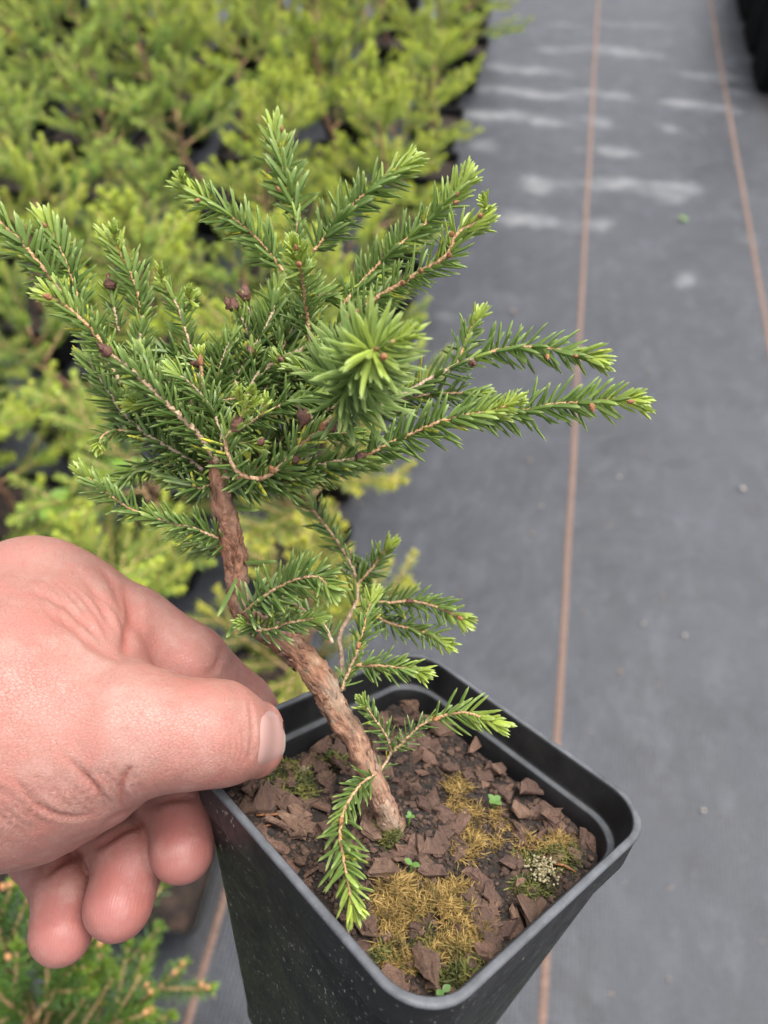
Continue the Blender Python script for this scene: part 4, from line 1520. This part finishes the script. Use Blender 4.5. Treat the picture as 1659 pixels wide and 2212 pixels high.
# --- long lower left branch
b, _ = branch([(495, 1172, 1), (465, 1160, -1), (420, 1142, -3), (370, 1130, -4), (318, 1115, -5)], 6.5, 5.5, 56, (.12, .25), (.4, .3), gap=3.0, tipn=2)
b, _ = branch([(320, 1116, -5), (280, 1098, -5), (240, 1070, -5), (205, 1043, -5), (185, 1026, -5)], 5.5, 3.2, 58, (.22, .4), (.1, 0), gap=4.6)
b, _ = branch([(490, 1195, 6), (455, 1180, 10), (410, 1175, 13), (390, 1165, 14)], 5, 3, 50, (.1, .3), (.3, .1), gap=4.5)
# --- lower twigs near the bend
b, _ = branch([(525, 1325, -3), (555, 1300, -6), (590, 1275, -8), (640, 1252, -9), (685, 1246, -10), (712, 1268, -12)], 6.5, 4.5, 70, (.1, .22), (.3, .3), gap=4.0, tipn=8, theta=1.15)
b, _ = branch([(555, 1362, -4), (590, 1358, -6), (620, 1346, -7), (655, 1340, -8), (676, 1336, -9)], 6, 4, 56, (.1, .2), (.3, .3), gap=4.4, tipn=8, theta=1.1)
b, _ = branch([(560, 1365, 2), (545, 1350, -2), (530, 1345, -4)], 5, 4, 50, (.1, .2), (.3, .3), gap=4, tipn=10)
b, _ = branch([(560, 1350, 10), (600, 1310, 14), (630, 1250, 18), (650, 1215, 20)], 6, 4, 54, (.1, .25), (.4, .3), gap=4.5)
b, _ = branch([(718, 1390, 6), (700, 1350, 9), (660, 1320, 12), (632, 1300, 14)], 7, 5, 50, (.1, .2), (.9, .7), gap=6)
# single long needles on the bare trunk
for (u0, v0, u1, v1) in ((530, 1215, 610, 1218), (512, 1250, 470, 1340), (515, 1335, 488, 1385), (495, 1095, 570, 1110)):
    A_, B_ = pw(u0, v0, D0 - .011) - SP0, pw(u1, v1, D0 - .016) - SP0
    d_ = B_ - A_
    nv, nf, na = needles([A_], [d_], np.array([VIEW]), [np.linalg.norm(d_)], [.0005], [.25], [.2], .12)
    o = mesh_obj('needle', nv, nf, M['needle'], spruce, False, {'tint': na})
# --- back stem on the right
b, _ = branch([(742, 1490, 12), (738, 1420, 18), (735, 1372, 22), (758, 1325, 24), (772, 1290, 26), (768, 1245, 27), (748, 1200, 28)], 9, 7, 48, (.1, .2), (.9, .6), gap=7, start=.6, tipn=2)
b, _ = branch([(748, 1200, 28), (722, 1160, 29), (690, 1120, 30), (655, 1075, 31), (635, 1055, 31)], 7, 4, 52, (.15, .4), (.5, .2), gap=4.2)
b, _ = branch([(770, 1262, 27), (800, 1232, 27), (820, 1205, 26), (838, 1185, 24)], 6, 5, 54, (.2, .55), (.2, .2), gap=4, tipn=18)
b, _ = branch([(775, 1295, 26), (840, 1302, 25), (885, 1298, 24), (935, 1308, 23), (975, 1325, 21), (998, 1338, 20)], 6.5, 4.5, 54, (.2, .5), (.3, .1), gap=4.0, tipn=16)
bud(b, 990, 1332, 16, 16, 8, 'bud', cdir(.8, -.5, .4)); bud(b, 878, 1298, 20, 20, 9, 'bud_dark', cdir(1, 0, .2))
b, _ = branch([(780, 1310, 26), (840, 1345, 25), (890, 1358, 24), (930, 1372, 22), (960, 1388, 20)], 6, 4, 52, (.15, .45), (.3, .1), gap=4.0)
b, _ = branch([(755, 1190, 29), (770, 1215, 31), (790, 1250, 32)], 5, 4, 46, (.1, .25), (.3, .1), gap=4)
# --- right shoot with a bud above the pot
b, _ = branch([(738, 1492, 9), (752, 1455, 9), (768, 1418, 9), (775, 1398, 9)], 6.5, 5.5, 44, (.2, .35), (.4, .3), gap=6, tipn=2)
bud(b, 775, 1402, 5, 20, 9, 'bud', cdir(0, 1, .4))
b, _ = branch([(775, 1398, 9), (785, 1360, 10), (795, 1320, 11), (805, 1292, 12)], 5, 3.5, 54, (.3, .55), gap=3.4)
b, _ = branch([(768, 1435, 9), (800, 1438, 8), (845, 1440, 7), (885, 1446, 7), (908, 1452, 6)], 6.5, 4, 54, (.25, .55), gap=3.8)
# --- thin twig rising from the soil behind the trunk
b, _ = branch([(800, 1690, 8), (832, 1650, 8), (846, 1622, 8)], 5, 5, 30, (.1, .15), (.6, .6), gap=9, tipn=2)
b, _ = branch([(846, 1622, 8), (835, 1590, 7), (818, 1565, 6), (800, 1540, 5), (785, 1518, 3)], 5, 3.5, 46, (.1, .3), (.5, .2), gap=5, tipn=12)
b, _ = branch([(848, 1625, 8), (872, 1602, 7), (905, 1570, 6), (938, 1552, 5)], 5, 5, 38, (.08, .2), (.4, .3), gap=4.5, tipn=2)
b, _ = branch([(936, 1553, 5), (975, 1542, 4), (1010, 1540, 3), (1045, 1552, 1), (1065, 1560, 0)], 6, 4, 66, (.4, .7), (0, 0), gap=4.8, tipn=16)
bud(b, 936, 1556, 2, 22, 8, 'bud', cdir(1, .4, .2))
# --- drooping twig hanging over the front
b, _ = branch([(812, 1672, 2), (782, 1692, -2), (757, 1725, -7), (740, 1762, -10)], 6, 6, 58, (.15, .25), (.3, .1), gap=4.2, tipn=2)
b, _ = branch([(740, 1760, -10), (735, 1800, -13), (742, 1850, -16), (752, 1905, -18), (762, 1955, -20)], 7, 4.5, 72, (.3, .55), gap=4.4, tipn=14, theta=1.12)
bud(b, 738, 1765, -13, 22, 9, 'bud', cdir(-.1, -1, .3))

# ------------------------------------------------------------------ the hand
# capsule chains (u, v, distance, radius in px), blended into one skin
def cp(u, v, d, r_):
    q = pc(u, v, d)
    k = .9 if 300 < u < 500 and v < 1640 and d < .17 else (.93 if v > 1720 else 1.0)
    return q[0], q[1], q[2], r_ * k * d / F


GROUPS = [
    # thumb and its base
    (.0035, [[(556, 1570, .1705, 56), (482, 1564, .1625, 92)], [(551, 1616, .1705, 63), (482, 1602, .1625, 96)],
             [(482, 1564, .1625, 92), (430, 1572, .159, 106)], [(482, 1602, .1625, 96), (430, 1594, .159, 108)],
             [(430, 1583, .159, 116), (370, 1584, .1575, 122)], [(370, 1584, .1575, 122), (280, 1580, .158, 140)],
             [(280, 1580, .158, 140), (160, 1590, .163, 205)], [(160, 1590, .163, 205), (30, 1560, .170, 300)],
             [(30, 1560, .170, 300), (-200, 1540, .180, 330)]]),
    # back of the hand, wrist and forearm
    (.008, [[(-200, 1540, .180, 330), (-520, 1540, .188, 270)], [(-520, 1540, .188, 270), (-1500, 1640, .205, 330)],
            [(-200, 1440, .186, 255), (60, 1300, .186, 122)], [(60, 1300, .186, 122), (150, 1310, .186, 108)],
            [(40, 1420, .178, 190), (150, 1390, .178, 130)], [(150, 1390, .176, 120), (215, 1410, .172, 70)]]),
    # index finger
    (.002, [[(100, 1290, .186, 116), (275, 1368, .187, 102)], [(275, 1368, .187, 102), (400, 1440, .191, 92)],
            [(400, 1440, .191, 92), (515, 1528, .199, 74)], [(515, 1528, .199, 74), (562, 1572, .203, 62)]]),
    # middle finger
    (.002, [[(-30, 1430, .212, 110), (180, 1570, .212, 98)], [(180, 1570, .212, 98), (345, 1690, .198, 84)], [(345, 1690, .198, 84), (397, 1762, .186, 79)],
            [(397, 1762, .186, 79), (393, 1836, .179, 74)]]),
    # ring finger
    (.002, [[(-80, 1500, .214, 108), (100, 1650, .212, 92)], [(100, 1650, .212, 92), (232, 1778, .197, 82)], [(232, 1778, .197, 82), (280, 1862, .184, 78)],
            [(280, 1862, .184, 78), (256, 1955, .177, 78)]]),
    # little finger
    (.002, [[(-120, 1560, .214, 100), (-20, 1720, .212, 82)], [(-20, 1720, .212, 82), (85, 1840, .198, 70)], [(85, 1840, .198, 70), (140, 1932, .185, 67)],
            [(140, 1932, .185, 67), (132, 2016, .179, 71)]]),
]
BLEND = [0, .007, .0045, .0016, .0012, .0012]


def caps(Pt, a, b):
    a, b = np.array(a, np.float32), np.array(b, np.float32)
    ab = b[:3] - a[:3]
    t = np.clip(((Pt - a[:3]) @ ab) / (ab @ ab), 0, 1)
    q = Pt - a[:3] - t[..., None] * ab
    return np.sqrt(np.sum(q * q, -1)) - (a[3] + (b[3] - a[3]) * t)


def smin(a, b, k):
    if k <= 0:
        return np.minimum(a, b)
    h = np.clip(.5 + .5 * (b - a) / k, 0, 1)
    return b + (a - b) * h - k * h * (1 - h)


def hand_sdf(Pt):
    tot = None
    for (k, segs), bl in zip(GROUPS, BLEND):
        g = None
        for s in segs:
            d = caps(Pt, cp(*s[0]), cp(*s[1]))
            g = d if g is None else smin(g, d, k)
        tot = g if tot is None else smin(tot, g, bl)
    return tot


VOX = .00075
lo = np.array([-.215, -.112, -.245], np.float32)
hi = np.array([-.022, -.005, -.118], np.float32)
dims = np.ceil((hi - lo) / VOX).astype(int)
gx = [lo[i] + np.arange(dims[i], dtype=np.float32) * VOX for i in range(3)]
FV = np.empty(dims, np.float32)
# coarse pass decides where the fine one is needed
BS = 16
for i0 in range(0, dims[0], BS):
    for j0 in range(0, dims[1], BS):
        for k0 in range(0, dims[2], BS):
            sl = (slice(i0, i0 + BS), slice(j0, j0 + BS), slice(k0, k0 + BS))
            cc = np.array([[gx[0][sl[0]].mean(), gx[1][sl[1]].mean(), gx[2][sl[2]].mean()]], np.float32)
            dc = float(hand_sdf(cc)[0])
            if abs(dc) > BS * VOX * .95 + .003:
                FV[sl] = dc
            else:
                g = np.stack(np.meshgrid(gx[0][sl[0]], gx[1][sl[1]], gx[2][sl[2]], indexing='ij'), -1)
                FV[sl] = hand_sdf(g)


def surface_nets(Fv):
    s = Fv < 0
    nx_, ny_, nz_ = Fv.shape
    cnt = np.zeros((nx_ - 1, ny_ - 1, nz_ - 1), np.uint8)
    acc = np.zeros((nx_ - 1, ny_ - 1, nz_ - 1, 3), np.float32)
    for ax in range(3):
        for o1 in (0, 1):
            for o2 in (0, 1):
                sla, slb = [None] * 3, [None] * 3
                oth = [a for a in range(3) if a != ax]
                off = {oth[0]: o1, oth[1]: o2}
                for a in range(3):
                    m = Fv.shape[a] - 1
                    if a == ax:
                        sla[a], slb[a] = slice(0, m), slice(1, m + 1)
                    else:
                        sla[a] = slb[a] = slice(off[a], m + off[a])
                fa, fb = Fv[tuple(sla)], Fv[tuple(slb)]
                cr = (fa < 0) != (fb < 0)
                t = np.where(cr, fa / (fa - fb + (fa == fb)), 0)
                cnt += cr
                acc[..., ax] += t
                for a in oth:
                    acc[..., a] += cr * off[a]
    act = cnt > 0
    ids = -np.ones(cnt.shape, np.int64)
    ids[act] = np.arange(act.sum())
    ijk = np.argwhere(act)
    V = ijk + acc[act] / cnt[act][:, None]
    faces = []
    for ax in range(3):
        oth = [(ax + 1) % 3, (ax + 2) % 3]
        sl0 = [slice(1, n - 1) for n in Fv.shape]
        sl1 = list(sl0)
        sl0[ax], sl1[ax] = slice(0, Fv.shape[ax] - 1), slice(1, Fv.shape[ax])
        a, b = s[tuple(sl0)], s[tuple(sl1)]
        loc = np.argwhere(a != b)
        flip = a[a != b]
        base = loc.copy()
        for q in oth:
            base[:, q] += 1
        c = []
        for (d1, d2) in ((-1, -1), (0, -1), (0, 0), (-1, 0)):
            e = base.copy()
            e[:, oth[0]] += d1
            e[:, oth[1]] += d2
            c.append(ids[e[:, 0], e[:, 1], e[:, 2]])
        c = np.stack(c, 1)
        c[~flip] = c[~flip][:, ::-1]
        faces.append(c)
    return V, np.concatenate(faces)


HV, HF = surface_nets(FV)
HV = lo + HV * VOX
for _ in range(3):                  # settle the vertices on the blended surface
    e = .0004
    d0 = hand_sdf(HV.astype(np.float32))
    gr = np.stack([hand_sdf((HV + np.eye(3)[i] * e).astype(np.float32)) - d0 for i in range(3)], 1)
    HN = nrm(gr)
    HV = HV - HN * d0[:, None]


def proj_px(Q):
    return np.stack([830 + F * Q[:, 0] / -Q[:, 2], 1106 - F * Q[:, 1] / -Q[:, 2]], 1)


def seg_dist(uv, pl):
    P_, _ = resample([(a, b, 0) for a, b in pl], 4)
    P_ = P_[:, :2]
    best = np.full(len(uv), 1e9)
    par = np.zeros(len(uv))
    lo_, hi_ = P_.min(0) - 60, P_.max(0) + 60
    sel = np.where(np.all((uv > lo_) & (uv < hi_), 1))[0]
    full, uv = uv, uv[sel]
    bb, pp = np.full(len(uv), 1e9), np.zeros(len(uv))
    for i in range(len(P_) - 1):
        ab = P_[i + 1] - P_[i]
        t = np.clip(((uv - P_[i]) @ ab) / (ab @ ab + 1e-9), 0, 1)
        dd = np.linalg.norm(uv - P_[i] - t[:, None] * ab, axis=1)
        m = dd < bb
        bb[m] = dd[m]
        pp[m] = (i + t[m]) / (len(P_) - 1)
    best[sel], par[sel] = bb, pp
    return best, np.sin(np.pi * np.clip(par, 0, 1)) ** .7


def K(*pts):                        # crease points, read off at half scale
    return [(x * .5, 1123 + y * .5) for x, y in pts]


CREASES = [
    ([(538, 1508), (544, 1545), (547, 1580), (544, 1620), (538, 1660)], .3, 4, .12, .2),  # points, depth mm, width px, ridge mm, max distance
    (K((520, 270), (562, 380), (560, 480), (535, 610)), 1.5, 13, .25, .21),
    (K((380, 170), (470, 250), (515, 360), (525, 470)), .5, 8, .15, .2),
    (K((300, 200), (400, 300), (455, 420), (480, 520)), .4, 8, .12, .2),
    (K((180, 380), (290, 450), (400, 540), (540, 625)), .55, 9, .12, .2),
    (K((120, 300), (260, 360), (380, 460), (470, 560)), .35, 7, .1, .2),
    (K((533, 1248), (524, 1185), (538, 1120), (570, 1060)), 1.1, 6, .12, .2),
    (K((455, 1266), (448, 1215), (400, 1140), (330, 1070), (250, 1000)), .75, 5, .08, .2),
    (K((415, 1266), (340, 1285), (240, 1270), (140, 1220), (60, 1110)), .7, 5, .08, .2),
    (K((634, 1200), (599, 1144), (567, 1095), (510, 1041)), 0.26, 3.5, .03, .2),
    (K((596, 1212), (574, 1161), (523, 1104), (457, 1050)), 0.27, 3.5, .03, .2),
    (K((582, 1235), (537, 1184), (483, 1117), (423, 1069)), 0.33, 3.5, .03, .2),
    (K((541, 1250), (500, 1189), (447, 1122), (379, 1076)), 0.24, 3.5, .03, .2),
    (K((504, 1239), (441, 1188), (384, 1124), (324, 1072)), 0.34, 3.5, .03, .2),
    (K((460, 1260), (407, 1196), (349, 1130), (281, 1089)), 0.18, 3.5, .03, .2),
    (K((433, 1264), (365, 1200), (295, 1135), (226, 1088)), 0.32, 3.5, .03, .2),
    (K((417, 1276), (341, 1231), (276, 1153), (209, 1105)), 0.31, 3.5, .03, .2),
    (K((364, 1274), (293, 1227), (215, 1141), (139, 1090)), 0.30, 3.5, .03, .2),
    (K((325, 1299), (256, 1226), (169, 1151), (98, 1107)), 0.19, 3.5, .03, .2),
    (K((289, 1313), (207, 1245), (132, 1168), (60, 1114)), 0.20, 3.5, .03, .2),
    (K((263, 1299), (186, 1248), (91, 1158), (10, 1106)), 0.20, 3.5, .03, .2),
    (K((222, 1325), (145, 1273), (53, 1191), (-28, 1138)), 0.30, 3.5, .03, .2),
    (K((195, 1327), (113, 1278), (17, 1188), (-69, 1138)), 0.28, 3.5, .03, .2),
    (K((172, 1345), (65, 1288), (-25, 1192), (-107, 1147)), 0.28, 3.5, .03, .2),
    (K((117, 1367), (20, 1293), (-93, 1217), (-171, 1159)), 0.33, 3.5, .03, .2),
    (K((860, 866), (892, 909), (894, 994), (862, 1047)), 0.12, 3, .03, .2),
    (K((886, 872), (918, 923), (920, 1008), (888, 1069)), 0.12, 3, .03, .2),
    (K((912, 864), (944, 923), (946, 1008), (914, 1077)), 0.14, 3, .03, .2),
    (K((938, 854), (970, 921), (972, 1006), (940, 1083)), 0.23, 3, .03, .2),
    (K((964, 848), (996, 923), (998, 1008), (966, 1093)), 0.20, 3, .03, .2),
    (K((990, 856), (1022, 923), (1024, 1008), (992, 1085)), 0.15, 3, .03, .2),
    (K((1016, 859), (1048, 918), (1050, 1003), (1018, 1072)), 0.17, 3, .03, .2),
    (K((1042, 872), (1074, 923), (1076, 1008), (1044, 1069)), 0.23, 3, .03, .2),
    (K((1068, 871), (1100, 914), (1102, 999), (1070, 1052)), 0.19, 3, .03, .2),
    (K((40, 210), (130, 280), (200, 370), (250, 470)), 0.12, 4, .03, .2),
    (K((95, 222), (185, 292), (255, 382), (305, 482)), 0.12, 4, .03, .2),
    (K((150, 234), (240, 304), (310, 394), (360, 494)), 0.18, 4, .03, .2),
    (K((205, 246), (295, 316), (365, 406), (415, 506)), 0.17, 4, .03, .2),
    (K((260, 258), (350, 328), (420, 418), (470, 518)), 0.21, 4, .03, .2),
    (K((315, 270), (405, 340), (475, 430), (525, 530)), 0.18, 4, .03, .2),
    (K((370, 282), (460, 352), (530, 442), (580, 542)), 0.13, 4, .03, .2),
    (K((400, 1425), (460, 1390), (540, 1340), (620, 1310)), .8, 7, .25, .25),
    (K((190, 1545), (250, 1490), (320, 1455), (375, 1450)), .8, 7, .25, .25),
    (K((650, 1235), (740, 1205), (860, 1200)), .6, 7, .15, .25),
    (K((430, 1330), (500, 1280), (600, 1250)), .4, 6, .1, .25),
    (K((930, 590), (960, 560), (930, 640), (880, 670)), .3, 7, .08, .25),
    (K((570, 300), (600, 420), (590, 560)), .3, 12, .08, .22),
]
uv = proj_px(HV)
facing = np.clip((HN @ np.array([0, 0, 1.0])) * 2 + .6, 0, 1)
disp = np.zeros(len(HV))
crease = np.zeros(len(HV))
for (pl, dep, wid, rid, mx) in CREASES:
    dd, fade = seg_dist(uv, pl)
    crease = np.maximum(crease, min(1, dep) * fade * facing * (-HV[:, 2] < mx) * np.exp(-(dd / (wid * .8)) ** 2))
    disp += (1.5 if dep < .4 else .85) * fade * facing * (-HV[:, 2] < mx) * (-dep * np.exp(-(dd / wid) ** 2) + rid * np.exp(-((dd - wid * 2.1) / (wid * 1.1)) ** 2)) * .001
for i in range(len(HV)):
    q = HV[i]
    disp[i] += .00030 * noise.noise(Vector(q * 70)) + .00012 * noise.noise(Vector(q * 230))
HV2 = HV + HN * disp[:, None]
# redder finger pads, and where the ridges of the pads are
red = np.zeros(len(HV))
ridge = np.zeros(len(HV))
for (u, v, d, r_, w) in ((393, 1815, .172, .012, 1.0), (262, 1930, .171, .013, .95), (134, 1995, .173, .012, .9), (350, 1770, .18, .008, .5), (230, 1800, .185, .011, .35), (480, 1480, .19, .012, .35), (330, 1420, .18, .012, .3),
                         (560, 1640, .176, .008, .55), (300, 1740, .17, .012, .4), (100, 1790, .185, .015, .4)):
    c = pc(u, v, d)
    g = np.exp(-(np.linalg.norm(HV - c, axis=1) / r_) ** 2)
    red = np.maximum(red, w * g)
for (u, v, d) in ((393, 1825, .172), (262, 1940, .171), (134, 2000, .173)):
    c = pc(u, v, d)
    ridge = np.maximum(ridge, np.clip(1.7 - np.linalg.norm(HV - c, axis=1) / .008, 0, 1))
HB = pc(-200, 1600, .18)
hand = mesh_obj('hand', HV2 @ np.stack([CX, CY, CZ], 1).T + C0, HF, M['skin'], None, True, {'red': red, 'ridge': ridge, 'crease': crease})
tag(hand, 'bare hand pinching the held pot by its rim, fingers curled', 'hand')

# thumbnail, laid on the thumb
nN = nrm(np.array([.60, .10, .79]))
nLn = nrm(np.array([.78, -.06, -.60]) - nN * (nN @ np.array([.78, -.06, -.60])))
nWd = np.cross(nN, nLn)
nC = pc(560, 1586, .168) + nN * .012
V, Fs = [], []
NA, NB = 17, 13
for i in range(NA):
    for j in range(NB):
        a, b = -1 + 2 * i / (NA - 1), -1 + 2 * j / (NB - 1)
        # rounded outline: a across, b along
        lenh = .0066 * (1 - .16 * abs(a) ** 2.5)
        wid = .0066 * (1 - .14 * max(0, -b) ** 3 - .10 * max(0, b) ** 3)
        o = nC + nWd * a * wid + nLn * (b * lenh + .0006)
        t = 0.0
        for _ in range(40):
            dd = float(hand_sdf((o - nN * t)[None].astype(np.float32))[0])
            t += dd
            if abs(dd) < 1e-5 or t > .03:
                break
        t = min(t, .0225)
        edge = max(abs(a), abs(b))
        h = .00040 - .0009 * max(0, edge - .72) / .28 * (0 if b > .7 and abs(a) < .8 else 1)
        V.append(o - nN * (t - h))
V = np.array(V).reshape(NA, NB, 3)
for _ in range(3):
    V[1:-1, 1:-1] = (V[:-2, 1:-1] + V[2:, 1:-1] + V[1:-1, :-2] + V[1:-1, 2:]) / 4 * .5 + V[1:-1, 1:-1] * .5
V = V.reshape(-1, 3)
for i in range(NA - 1):
    for j in range(NB - 1):
        q = i * NB + j
        Fs.append((q, q + 1, q + NB + 1, q + NB))
nail = mesh_obj('thumbnail', V @ np.stack([CX, CY, CZ], 1).T + C0, Fs, M['nail'], hand, True, {'along': np.tile(np.linspace(0, 1, NB), NA)})
nail['label'] = 'smooth pale pink thumbnail'
